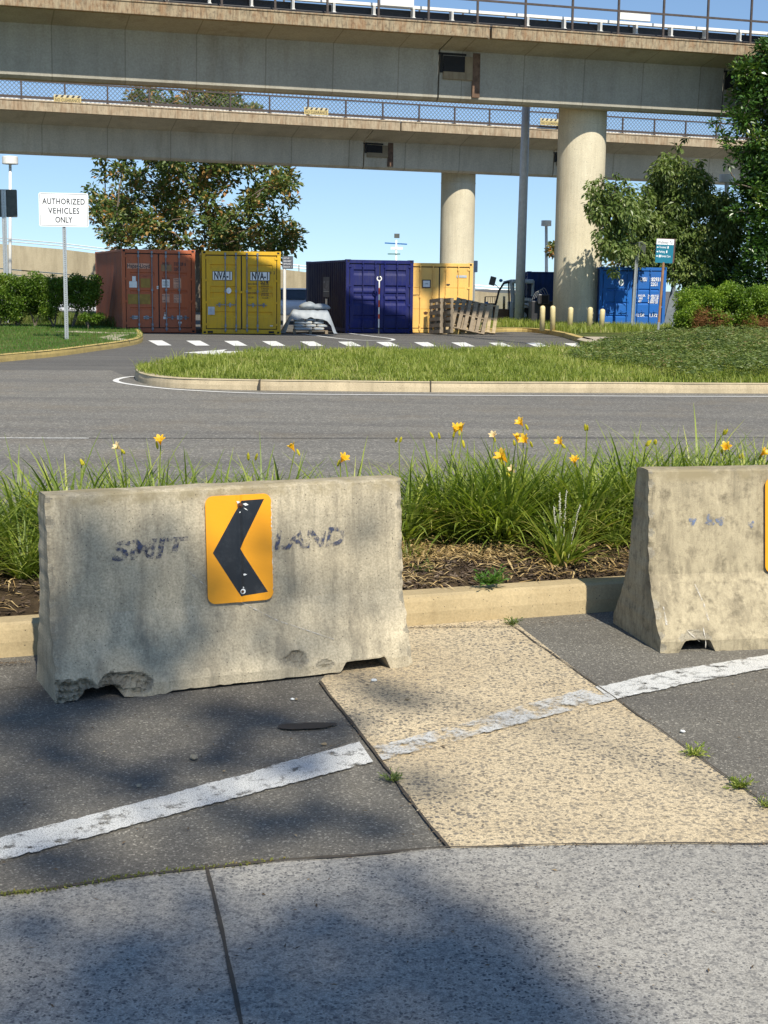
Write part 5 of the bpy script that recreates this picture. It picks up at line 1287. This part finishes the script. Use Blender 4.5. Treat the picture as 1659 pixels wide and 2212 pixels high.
# small round shrub under the left hedge
cl = [(D(180+i*6,686+rnd(4),46.5+rnd(.3)), .14) for i in range(7)]
tree('small_shrub', (D(190,700,46.5).x,46.5,.13), (D(190,700,46.5).x,46.5,.3), cl, 1300, .07,.04, M['hedge_l'], 'small yellowish shrub at the foot of the left hedge', 'shrub', tr=.02)
# grass and ground cover
def blades(name, poly, zb, n, h0, h1, w_, mat, label, cat, wpoly=None, seed=0, lean=.5, clump=0, hfun=None, dens=None, kind='stuff'):
    random.seed(seed); xs = [p[0] for p in poly]; ys = [p[1] for p in poly]; vs = []; fs = []; t = 0; c = 0
    while c < n and t < n*20:
        t += 1; x = random.uniform(min(xs),max(xs)); y = random.uniform(min(ys),max(ys))
        if not inpoly(x,y,poly): continue
        if dens and random.random() > dens(x,y): continue
        if clump:
            q = .5+.5*noise.noise(Vector((x*clump,y*clump,seed)))
            if random.random() > .25+q: continue
        c += 1
        h = random.uniform(h0,h1)*(hfun(x,y) if hfun else 1); a = random.uniform(0,2*pi); dx, dy = cos(a), sin(a); l = lean*h*random.random()
        px_, py_ = -dy*w_/2, dx*w_/2; o = len(vs); z = zb(x,y) if callable(zb) else zb
        vs += [(x-px_,y-py_,z),(x+px_,y+py_,z),(x+dx*l*.35+px_*.8,y+dy*l*.35+py_*.8,z+h*.6),(x+dx*l*.35-px_*.8,y+dy*l*.35-py_*.8,z+h*.6),(x+dx*l,y+dy*l,z+h)]
        fs += [(o,o+1,o+2,o+3),(o+3,o+2,o+4)]
    o = mesh_obj(name, vs, fs, mat); return tag(o, label, cat, kind=kind)
isl_poly = [p.xy for p in isl_line] + back[::-1]
isl_poly = [(p[0],p[1]) for p in isl_poly if p[0] < 16]
def isl_dens(x, y):
    # nearer rows need more blades
    return 1.0 if y < 30 else .8
blades('island_grass', [(p[0],p[1]+.12) for p in isl_poly], (.15), 95000, .03, .115, .012, M['grass_sun'], 'sunlit yellow-green rough grass on the traffic island', 'grass', seed=31, lean=1.7, clump=2.4, hfun=lambda x,y: .45+1.1*max(0,.45+noise.noise(Vector((x*.9,y*.9,2))))+(1.3 if noise.noise(Vector((x*3.1,y*3.1,6))) > .42 else 0))
lp = [(p[0],p[1]) for p in lawn if p[0] > -16]
lawn_poly = lp + [tuple(G(200,706).xy), (-14,50), (-16,40)]
blades('lawn_grass', lawn_poly, .14, 22000, .03, .08, .012, M['grass_lawn'], 'short mown green lawn at the left', 'grass', seed=32, lean=.6)
bp = P2([(-60,694),(60,694),(160,700),(285,711),(293,718),(240,716),(150,711),(60,706),(-60,704)])
blades('border_grass', [(p[0],p[1]) for p in bp], .14, 9000, .22, .45, .018, M['liri'], 'tufted border grass in front of the left hedge', 'grass', seed=33, lean=1.3, clump=1.2)
vp = P2([(1045,717),(1095,714),(1150,715),(1206,723),(1240,731),(1262,728),(1345,727),(1450,722),(1450,706),(1340,704),(1200,704),(1100,702),(1060,711)])
blades('verge_grass', [(p[0],p[1]) for p in vp], .14, 15000, .10, .32, .02, M['grass_sun'], 'tufty grass around the cream bollards and column base', 'grass', seed=34, lean=.9, clump=.9)
# low leafy ground cover at the right of the island
sp = [G(x,y,.15) for x,y in [(1225,778),(1262,752),(1300,744),(1420,728),(1540,728),(1700,735),(1900,742),(1900,822),(1500,826),(1430,812),(1380,796),(1300,790)]]
spx = [(p.x,p.y) for p in sp]; random.seed(40); vs = []; fs = []; xs = [p[0] for p in spx]; ys = [p[1] for p in spx]; c = 0
while c < 9500:
    x = random.uniform(min(xs),max(xs)); y = random.uniform(min(ys),max(ys))
    if not inpoly(x,y,spx): continue
    if random.random() > (24/y)**1.2*1.6: continue
    c += 1
    if noise.noise(Vector((x*1.3,y*.9,9))) < -.28: continue
    hh = (.12+.42*(.5+.5*noise.noise(Vector((x*.55,y*.55,4))))+ (.03 if y > 32 else 0))*min(1,.35+.22*(x-3.5-(y-24)*.15))
    hh = max(.08,hh); z0 = .15+hh*random.random()**.5; a0 = random.random()*6.28; st_ = Vector((cos(a0),sin(a0),.25+rnd(.3))).normalized()
    L_ = .16+.12*random.random(); p0 = Vector((x,y,z0))
    for j in range(7):
        q = p0+st_*L_*j/7; sd = Vector((-st_.y,st_.x,.1))*(1 if j%2 else -1)
        leaf(vs, fs, q, (sd+st_*.5+Vector((0,0,rnd(.3)))).normalized(), .085, .032)
tag(mesh_obj('ground_cover', vs, fs, M['shrub']), 'dark green leafy ground cover sprawling over the right of the island', 'ground cover', kind='stuff')

# ------------------------------------------------------------------ daylily bed
def lily_mesh(seed, n, L0, L1, wid):
    random.seed(seed); vs = []; fs = []
    for i in range(n):
        a = random.uniform(0,2*pi); L = random.uniform(L0,L1); up = random.uniform(.55,1.35); w_ = wid*random.uniform(.7,1.2)
        p = Vector((rnd(.05),rnd(.05),0)); d = Vector((cos(a)*cos(up),sin(a)*cos(up),sin(up))); s_ = Vector((-sin(a),cos(a),0)); ns = 6; o = len(vs); bend = random.uniform(.08,.34)
        for j in range(ns+1):
            t = j/ns; ww = w_*(1-t**2.2)*.5+.0006; tw = s_*cos(t*rnd(.6)) 
            vs += [p-tw*ww, p+tw*ww]
            p = p+d*L/ns; d = (d+Vector((cos(a)*.05,sin(a)*.05,-bend*(.4+t)))).normalized()
            if p.z < .0: p.z = .0
        fs += [(o+2*j,o+2*j+1,o+2*j+3,o+2*j+2) for j in range(ns)]
    me = bpy.data.meshes.new('leaves'); me.from_pydata([tuple(v) for v in vs], [], fs); me.update(); return me
LM = [lily_mesh(100+i, 120, .42, .84, .017) for i in range(6)]
SM = [lily_mesh(200+i, 60, .18, .40, .012) for i in range(3)]
for m_ in LM+SM: m_.materials.append(M['lily'])
def plant(mesh, loc, rz, sc, label, group, name='daylily_plant', cat='daylily'):
    r = bpy.data.objects.new(name, None); C.objects.link(r); r.location = loc; r.empty_display_size = .1
    o = bpy.data.objects.new('leaves', mesh); C.objects.link(o); o.parent = r; o.rotation_euler = (0,0,rz); o.scale = sc
    return tag(r, label, cat, group)
def make_flower(root, loc, top, kind, sz=.05, seed=0):
    random.seed(seed); top = top-loc; b = MB()
    pts = [Vector((0,0,.02)), top*.5+Vector((rnd(.02),rnd(.02),.02)), top]
    b.tube(pts, [.004,.0035,.003], 5); b.build('flower_stalk', M['bud'] if False else M['lily'], root)
    ax = Vector((rnd(.7),-.5+rnd(.5),.75)).normalized()
    if kind == 'f':
        vs = []; fs = []; x = ax.cross(Vector((0,0,1))).normalized(); y = ax.cross(x)
        for k_ in range(6):
            a = k_*pi/3; rd = x*cos(a)+y*sin(a); tg = -x*sin(a)+y*cos(a); o = len(vs); w_ = sz*(.30 if k_%2 else .22)
            for (u_,o_,ww) in ((0,0,.10),(.6,.15,.6),(1.05,.34,1.),(1.3,.58,.7),(1.35,.80,.05)):
                q = top+ax*u_*sz+rd*o_*sz; vs += [q-tg*w_*ww, q+tg*w_*ww]
            fs += [(o+2*j,o+2*j+1,o+2*j+3,o+2*j+2) for j in range(4)]
        mesh_obj('flower', vs, fs, M['petal'] if seed % 5 else M['faded'], root)
    b = MB()
    for k_ in range(1 if kind == 'f' else 2):
        off = Vector((rnd(.03),rnd(.02),-.02 if kind=='f' else 0)); d = (ax+Vector((rnd(.3),rnd(.3),.3))).normalized(); q = top+off
        b.tube([q,q+d*sz*.3,q+d*sz*.8,q+d*sz*1.1], [.003,.008,.007,.002], 6); b.build('bud', M['bud'], root); b = MB()
random.seed(50)
ONES = 'first second third fourth fifth sixth seventh eighth ninth tenth eleventh twelfth thirteenth fourteenth fifteenth sixteenth seventeenth eighteenth nineteenth'.split()
def nth(k): return ONES[k] if k < 19 else ['twentieth','thirtieth','fortieth'][(k+1)//10-2] if (k+1)%10 == 0 else ['twenty','thirty','forty'][(k+1)//10-2]+'-'+ONES[(k+1)%10-1]
BED = 'daylilies without flowers in the planting bed'; used = []
for row,(t,ds,sc0) in enumerate(((.55,.27,.85),(.88,.25,1.0),(1.18,.25,1.05),(1.45,.27,.95))):
    s = -3.9+rnd(.1); cnt = 0
    while s < 4.6:
        s += ds*random.uniform(.75,1.25); tt_ = t+rnd(.09)
        if row == 0 and -.10 < s < 1.02: continue                       # bare mulch in the gap
        if row == 1 and -.25 < s < .70: continue
        if row == 2 and -.2 < s < .6 and random.random() < .35: continue
        if row == 1 and .5 < s < .72: continue
        if row == 0 and 1.02 < s < 1.4: tt_ += .1
        p = kpt(s,tt_); k_ = sc0*random.uniform(.66 if row < 2 else .82,1.05)
        
        if row >= 2 and -.25 < s < .72: k_ *= .78
        plant(random.choice(LM), (p.x,p.y,bedz(s,tt_)-.01), random.random()*6.28, (k_,k_,k_*random.uniform(.78,.98)), 'green daylily clump without flowers, %s from the left in the %s row of the bed' % (nth(cnt), ('front','second','third','back')[row]), BED); cnt += 1
fl = [(262,972,'f','left of the chevron sign, second from the left'),(347,962,'f','with two thin stalks, just left above the chevron sign'),(545,994,'b','with pale buds, above the right half of the pale barrier'),(637,976,'f','with a narrow open bloom, right above the chevron sign'),(735,1000,'f','low over the right part of the pale barrier'),(862,956,'b','with two buds at the left end of the kerb gap'),
(943,948,'b','first with tall buds in the kerb gap'),(980,938,'f','with a small pale bloom, above the bare mulch'),(998,934,'f','with the second tallest bloom above the bare mulch'),(1010,968,'b','low bud between the blooms above the bare mulch'),(1068,948,'f','bright orange bloom in the middle of the kerb gap'),(1130,921,'f','with the tallest bloom of the bed'),(1139,958,'f','below and right of the tallest bloom'),(1118,955,'f','small bloom just left below the tallest one'),
(1096,999,'f','with the largest open orange bloom'),(1112,1022,'f','hanging bloom lowest in the kerb gap'),(1215,962,'f','between the tallest bloom and the right barrier'),(1268,931,'b','with tall green buds left of the right barrier'),(1241,1003,'f','with a faded pale bloom in front'),(1392,964,'b','with yellow buds above the left end of the right barrier'),(1417,960,'b','with pale buds above the right barrier'),(1557,940,'b','with the highest yellow bud over the right barrier'),(1566,974,'f','with an open bloom over the right barrier'),(1604,992,'b','low buds over the right barrier near the edge'),(1640,986,'f','with a bloom at the right edge of the photo'),(176,1005,'b','with small green buds above the left barrier end')]
for i,(x,y,kd,lab) in enumerate(fl):
    s_ = (x-875)/3067*7.9*1.06; t_ = 1.05+.3*random.random()
    if i in (14,15,18): t_ = .85
    p = kpt(s_,t_); q = D(x,y,p.y+.02); p = Vector((q.x+rnd(.08),p.y,bedz(s_,t_)))
    r = plant(LM[i%6], p, random.random()*6.28, (.9,.9,.85), 'flowering daylily '+lab, 'flowering daylilies')
    make_flower(r, p, q, kd, (.034+.012*((i*7)%5)/4) if i != 14 else .058, 300+i)
p = G(58,1180,.2); r = plant(LM[2], p, 1.0, (.8,.8,.8), 'daylily with a bunch of yellow buds beside the left end of the pale barrier', 'flowering daylilies')
for i,(x,y) in enumerate(((45,1085),(55,1095),(62,1078),(50,1108),(66,1100))): make_flower(r, p, D(x,y,p.y-.1), 'b', .05, 400+i)
# front tufts in the gap
for (x,y,sc_,lab,me_) in ((925,1180,.95,'small grassy tuft on the mulch at the left of the kerb gap',SM[0]),(1100,1130,.6,'tiny tuft in the middle of the bare mulch',SM[1]),(880,1215,.6,'low tuft beside the right end of the pale barrier',SM[2]),(1290,1150,1.1,'bushy tuft touching the right barrier',SM[2]),(1010,1175,.5,'thin sprig between the two larger tufts',SM[1])):
    p = G(x,y,.2); plant(LM[int(x)%6], (p.x,p.y,.16), x, (sc_*.52,)*3, lab, 'grass tufts on the mulch', 'grass_tuft', 'grass tuft')
p = G(1212,1222,.18); r = plant(lily_mesh(300,110,.30,.52,.014), (p.x,p.y,.17), 0, (1,1,1), 'upright lilyturf with small pale flower spikes left of the right barrier', None, 'lilyturf_plant', 'lilyturf'); r.children[0].data.materials.append(M['lily'])
for k_ in range(5):
    b = MB(); x_, y_ = rnd(.12), rnd(.06); h_ = .32+.1*random.random(); b.tube([(x_*.3,y_*.3,0),(x_,y_,h_)], .002, 4)
    for j in range(16): z = h_*(.55+.45*j/16); ox_ = rnd(.005); b.box(x_*z/h_-.003+ox_,x_*z/h_+.003+ox_,y_*z/h_-.003,y_*z/h_+.003,z-.003,z+.003)
    b.build('flower_spike', M['whiteflower'], r)
def weed(x, y, z, sc_, lab, n=26, kind='r', seed=1, mat=None):
    random.seed(seed); g = G(x,y,z); vs = []; fs = []
    for i in range(n):
        a = random.random()*6.28; L = random.uniform(.4,1)*sc_; el = random.uniform(.05,.9); st = Vector((cos(a)*cos(el),sin(a)*cos(el),sin(el)))
        for j in range(5): leaf(vs, fs, st*L*j/5+Vector((0,0,.003)), (st+Vector((rnd(.8),rnd(.8),rnd(.4)))).normalized(), sc_*.28, sc_*.09)
    o = mesh_obj('weed', vs, fs, mat or M['shrub']); o.location = g; return tag(o, lab, 'weed', 'weeds in the cracks and mulch')
weed(845,1687,.004,.055,'small weed in the crack left of the tan slab',30,seed=1)
weed(1500,1632,.004,.07,'flat weed at the right edge of the tan slab, the upper one',30,seed=2,mat=M['lily'])
weed(1598,1703,.004,.07,'flat weed at the right edge of the tan slab, the lower one',34,seed=3,mat=M['lily'])
weed(1655,1745,.004,.05,'weed at the tan slab edge cut by the photo border',20,seed=4,mat=M['lily'])
weed(1105,1350,.004,.07,'sprig growing at the foot of the median kerb',26,seed=5)
weed(1060,1262,.17,.13,'star-shaped weed on the bare mulch',44,seed=6,mat=M['grass_lawn']); weed(1133,1225,.17,.07,'light green seedling on the mulch',24,seed=7,mat=M['grass_lawn'])
weed(905,1240,.17,.10,'leafy weed on the mulch beside the pale barrier end',40,seed=8,mat=M['grass_lawn']); weed(1010,1150,.19,.10,'small green weed in the straw',30,seed=9)
# moss along the pavement joint
random.seed(60); vs = []; fs = []
jp = [G(x,y).xy for x,y in [(0,1941),(100,1930),(200,1914),(300,1897),(430,1883),(520,1874),(620,1862)]]; jr = resample(jp,.006)
for q in jr:
    dn = .5+.5*noise.noise(Vector((q.x*6,q.y*6,0)))
    for k_ in range(int(7*max(0,dn*1.5-.35))):
        leaf(vs, fs, Vector((q.x+rnd(.01),q.y+rnd(.013),.008)), Vector((rnd(),rnd(),rnd(.5)+.6)).normalized(), .013, .006)
tag(mesh_obj('joint_moss', vs, fs, leafmat('moss',[(0,(.07,.09,.02)),(.6,(.20,.22,.04)),(1,(.26,.14,.05))],.2)), 'moss and tiny weeds along the joint between asphalt and gutter', 'moss', kind='stuff')
# straw and bark mulch
random.seed(61); vs = []; fs = []
for i in range(8200):
    s_ = random.uniform(-3.4,3.4) if random.random() < .35 else random.uniform(-.3,1.5); t_ = random.uniform(.16,1.1)
    dn = noise.noise(Vector((s_*2.2,t_*2.2,5)))
    if dn < -.05 and random.random() < .8: continue
    if t_ < .45 and random.random() < .55: continue
    p = kpt(s_,t_); a = random.random()*6.28; L = random.uniform(.04,.17); d = Vector((cos(a),sin(a),rnd(.25))).normalized(); z = bedz(s_,t_)+.005+random.random()*.03
    o = len(vs); sd = Vector((-d.y,d.x,0))*random.uniform(.001,.0026); m_ = Vector((p.x,p.y,z))
    vs += [m_-sd, m_+sd, m_+d*L*.5+sd+Vector((rnd(.01),rnd(.01),.008)), m_+d*L*.5-sd+Vector((0,0,.008)), m_+d*L]; fs += [(o,o+1,o+2,o+3),(o+3,o+2,o+4)]
tag(mesh_obj('dry_straw', vs, fs, M['straw']), 'dry straw and dead leaf blades littering the planting bed', 'straw', kind='stuff')
random.seed(62); b = MB()
for i in range(3600):
    s_ = random.uniform(-3.0,2.6) if i%2 else random.uniform(-.3,1.4); t_ = random.uniform(.15,.75); p = kpt(s_,t_)
    Mx = Matrix.Translation((p.x,p.y,bedz(s_,t_)+.004+.01*random.random())) @ Matrix.Rotation(random.random()*6.28,4,'Z') @ Matrix.Rotation(rnd(.6),4,'X') @ Matrix.Rotation(rnd(.5),4,'Y')
    L, w_ = random.uniform(.008,.035), random.uniform(.004,.012); b.box(-L/2,L/2,-w_/2,w_/2,-.0015,.002,Mx)
tag(b.build('bark_mulch', leafmat('bark_chip',[(0,(.02,.014,.01)),(.7,(.09,.06,.04)),(.93,(.22,.17,.12)),(1,(.5,.46,.40))],.0,.9)), 'dark bark chips covering the bare part of the planting bed', 'mulch', kind='stuff')
# little stones and bits of debris
random.seed(63); PEB = ['pale, just right below the pale barrier','by the tar patch on the asphalt','between the white line and the broken barrier','grey, right of the tar patch','right above the white line at the left','pale, on the mulch, middle one','pale, on the mulch near the pale barrier','pale, on the mulch, rightmost','at the left edge below the white line','on the tan slab right of its white line end','on the upper left of the tan slab','in the middle of the tan slab','dark, on the tan slab near the right asphalt','below the long white line at its right end','on the asphalt left of the white line']
for i,(x,y) in enumerate(((808,1472),(640,1512),(418,1640),(632,1512),(484,1667),(1065,1250),(930,1235),(1088,1245),(225,1625),(1475,1582),(880,1512),(1205,1560),(1372,1500),(700,1610),(300,1700))):
    z = .17 if 1200 < y < 1260 else .004
    g = G(x,y,z); b = MB(); m_, n = 6, 8; vs = []; s_ = random.uniform(.004,.009)*(1.6 if i in (0,2) else 1)
    for a in range(m_+1):
        ph = pi*a/m_
        for k_ in range(n): th = 2*pi*k_/n; q = s_*(1+.35*noise.noise(Vector((cos(th)*2+i,sin(th)*2,ph*2)))); vs.append((q*1.4*sin(ph)*cos(th), q*sin(ph)*sin(th), q*.6*(1-cos(ph))))
    b.add(vs, [(a*n+k_,a*n+(k_+1)%n,(a+1)*n+(k_+1)%n,(a+1)*n+k_) for a in range(m_) for k_ in range(n)])
    o = b.build('pebble', [M['paper'],M['bearing'],M['broken']][i%3]); o.location = g; o.rotation_euler = (0,0,i); tag(o, 'small loose stone, '+PEB[i], 'stone', 'loose stones and crumbs')
# ------------------------------------------------------------------ what casts the shade from outside the frame
SH = TOSUN/TOSUN.z      # step towards the sun per metre of height
def shade_tree():
    random.seed(70); vs = []; fs = []
    base = Vector((5.9,-8.4,0))
    blobs = [  # (px, py, radius m, cover) of the patches of shade on the ground and barrier
     (40,1560,.30,1.2),(160,1520,.28,1.2),(120,1640,.22,.9),(330,1480,.25,1.0),(480,1540,.20,1.0),(600,1560,.20,1.2),(300,1680,.2,.8),(480,1640,.17,1.0),(640,1650,.16,.9),(740,1560,.13,1.0),(20,1750,.2,1.),(120,1860,.16,1.0),(560,1780,.16,1.1),(700,1760,.15,1.1),(800,1790,.12,1.0),(870,1520,.14,1.3),(820,1480,.09,.9),(900,1690,.13,.75),(260,1900,.12,.6),
     (60,2010,.18,1.),(180,2100,.18,1.1),(330,2060,.16,1.1),(430,2180,.18,1.2),(560,2080,.16,1.2),(700,1990,.17,1.3),(760,2120,.2,1.4),(900,2060,.18,1.4),(880,1900,.13,1.2),(1010,1980,.14,1.4),(1050,2100,.18,1.5),(1180,2170,.18,1.5),(1000,2200,.18,1.4),(640,2200,.18,1.3),(1120,2060,.12,1.1),(1150,2230,.2,1.4),(430,1960,.12,.9),
     (20,2200,.2,1.),(250,2250,.25,1.2),(600,2330,.3,1.3),(1000,2330,.3,1.3)]
    pts = []
    for (x,y,rad_,cv) in blobs: pts.append((G(x,y),rad_,cv,0))
    # patches on the front of the left barrier (local x, z)
    for (px_,py_,rad_,cv) in ((170,1130,.13,1.2),(150,1250,.12,1.1),(270,1180,.12,.9),(280,1300,.14,1.0),(420,1250,.10,.9),(400,1390,.14,1.1),(250,1430,.15,1.1),(520,1150,.05,.4),(600,1290,.07,.9),(560,1400,.10,.8),(780,1130,.07,.8),(700,1280,.09,.7),(820,1290,.06,.8),(120,1400,.14,1.1),(340,1130,.10,.7),(700,1390,.06,.4)):
        x, z = loc_on(bar1, prof1, px_, py_); a = bar1.rotation_euler[2]; p = Vector(bar1.location)+Vector((cos(a)*x,sin(a)*x+.1,z)); pts.append((p,rad_,cv,1))
    sx = SH.normalized(); e1 = sx.cross(Vector((0,0,1))).normalized(); e2 = sx.cross(e1)
    LA = .085*.05*.5
    cents = []
    for (p,rad_,cv,kd) in pts:
        n = int(cv*pi*rad_*rad_/LA*(2.4 if kd else 1.9)); hz = random.uniform(12,17)
        for _ in range(n):
            q = rad_*abs(random.gauss(0,.62)); a = random.random()*6.28; h_ = hz+rnd(1.0)
            c_ = p + SH*(h_-p.z) + (e1*cos(a)+e2*sin(a))*q
            leaf(vs, fs, c_, Vector((rnd(),rnd(),rnd(.4))).normalized(), .085*(.7+.6*random.random()), .05)
        cents.append(p+SH*(hz-p.z))
    # rest of the crown, shading ground outside the picture
    for _ in range(60):
        c_ = Vector((7.2+rnd(2.6), -9.4+rnd(1.6), 14+rnd(2.4)))
        g_ = c_ - SH*c_.z
        if g_.y > 2.2 - .0*g_.x: continue
        cents.append(c_)
        for _ in range(120): leaf(vs, fs, c_+Vector((random.gauss(0,.4),random.gauss(0,.4),random.gauss(0,.4))), Vector((rnd(),rnd(),rnd(.4))).normalized(), .10, .055)
    r = empty('shade_tree', base, 0, 'tall leafy tree outside the frame, above and behind the viewer at the right', 'tree')
    b = MB(); top = Vector((.6,-.6,12.5)); limb(b, Vector((0,0,-.1)), top, .22, .09, wob=.03)
    random.shuffle(cents); an = [top]
    for c_ in cents[:60]: 
        q = c_-base; s_ = min(an, key=lambda k: (k-q).length); limb(b, s_, q, .022, .008, wob=.08); an.append(q)
    b.build('trunk', M['bark'], r)
    mesh_obj('crown', [v-base for v in vs], fs, M['shade'], r)
shade_tree()
# added unseen gantry across the lot, shaped to shade the containers
def shadowcaster():
    r = empty('overhead_shadowcaster', (15.5,37.3,0), 0, 'overhead gantry of dark panels, added above the frame to shade the containers', 'shadowcaster'); bs_ = Vector((15.5,37.3,0))
    fa = lambda X,z,Y=47.7: Vector((X,Y,z)) + SH*(12+(Y-47.7)*TOSUN.z/(-TOSUN.y))
    for Y,poly in ((47.75,[(-11.2,4.0),(-6.3,3.1),(-5.7,2.86),(-3.4,2.30),(-2.62,1.9),(-1.75,1.5),(-1.75,-.6),(-11.2,-.6)]),(50.35,[(-2.6,1.3),(-1.2,1.02),(1.15,.95),(1.15,-.5),(-2.6,-.5)]),(51.6,[(1.6,.6),(4.4,.5),(4.4,-.5),(1.6,-.5)])):
        P_ = [fa(x,z,Y)-bs_ for x,z in poly]; n = len(P_); b = MB(); b.add(P_+[p+Vector((0,-.1,0)) for p in P_], [tuple(range(n-1,-1,-1)),tuple(range(n,2*n))]+[(i,(i+1)%n,(i+1)%n+n,i+n) for i in range(n)]); b.build('panel', M['signback'], r)
    b = MB(); a_ = fa(-10,2.0)-bs_; c_ = Vector((0,0,fa(0,-.2).z)); b.bar(fa(-2,1.55)+Vector((0,-.3,0))-bs_, Vector((0,-.3,fa(0,1.0).z)), .16,.16); b.build('arm', M['galv'], r)
    b = MB(); b.cyl((0,0,0),(0,0,fa(0,2).z), .3, 14); b.build('post', M['galv'], r)
shadowcaster()
def mast():
    p = D(937,633,50.9); d = 18.5*SH*(1) ; q = Vector((p.x,50.9,2.0)) + SH*26.0
    r = empty('street_lamp', (q.x,q.y,0), 0, 'tall drum lamp outside the right edge of the frame', 'street lamp'); b = MB(); b.tube([(0,0,0),(0,0,q.z)], [.12,.09], 12); b.build('post', M['white'], r)
    b = MB(); b.lathe([(.2,0),(.5,.1),(.52,.8),(.5,.85)], (0,0,q.z), 24); b.build('lamp_drum', M['white'], r)
mast()
# dry leaves, twigs and grit blown over the paving
random.seed(80); vs = []; fs = []
for i in range(420):
    x = random.uniform(-60,1720); y = random.uniform(1370,2210); g = G(x,y); z = .0115 if y > 1850 else .006
    if random.random() < .5 and y > 1850: continue
    a = random.random()*6.28; leaf(vs, fs, Vector((g.x,g.y,z)), Vector((cos(a),sin(a),.12)), random.uniform(.004,.022), random.uniform(.002,.007))
for (x0,y0,x1,y1) in ((690,1475,970,1838),(1110,1357,1778,1829),(620,1362,1110,1358),(970,1838,1900,1831),(880,1362,1290,1346),(-20,1440,60,1436)):
    for i in range(170):
        t = random.random(); g = G(x0+(x1-x0)*t,y0+(y1-y0)*t); a = random.random()*6.28
        leaf(vs, fs, Vector((g.x+random.gauss(0,.012),g.y+random.gauss(0,.012),.012)), Vector((cos(a),sin(a),.2)), random.uniform(.003,.014), random.uniform(.002,.006))
tag(mesh_obj('leaf_litter', vs, fs, leafmat('litter',[(0,(.03,.022,.015)),(.6,(.14,.10,.06)),(.9,(.35,.28,.18)),(1,(.5,.46,.38))],.0,.9)), 'dry leaf bits, grit and twigs scattered over the paving', 'litter', kind='stuff')
strip('asphalt_crack', [(0,1492),(40,1486),(75,1489),(120,1483),(170,1490)], .004, .006, M['joint'], jitter=2.0)
strip('asphalt_crack', [(560,1665),(640,1652),(720,1618),(760,1600)], .003, .0125, M['joint'], jitter=2.0)
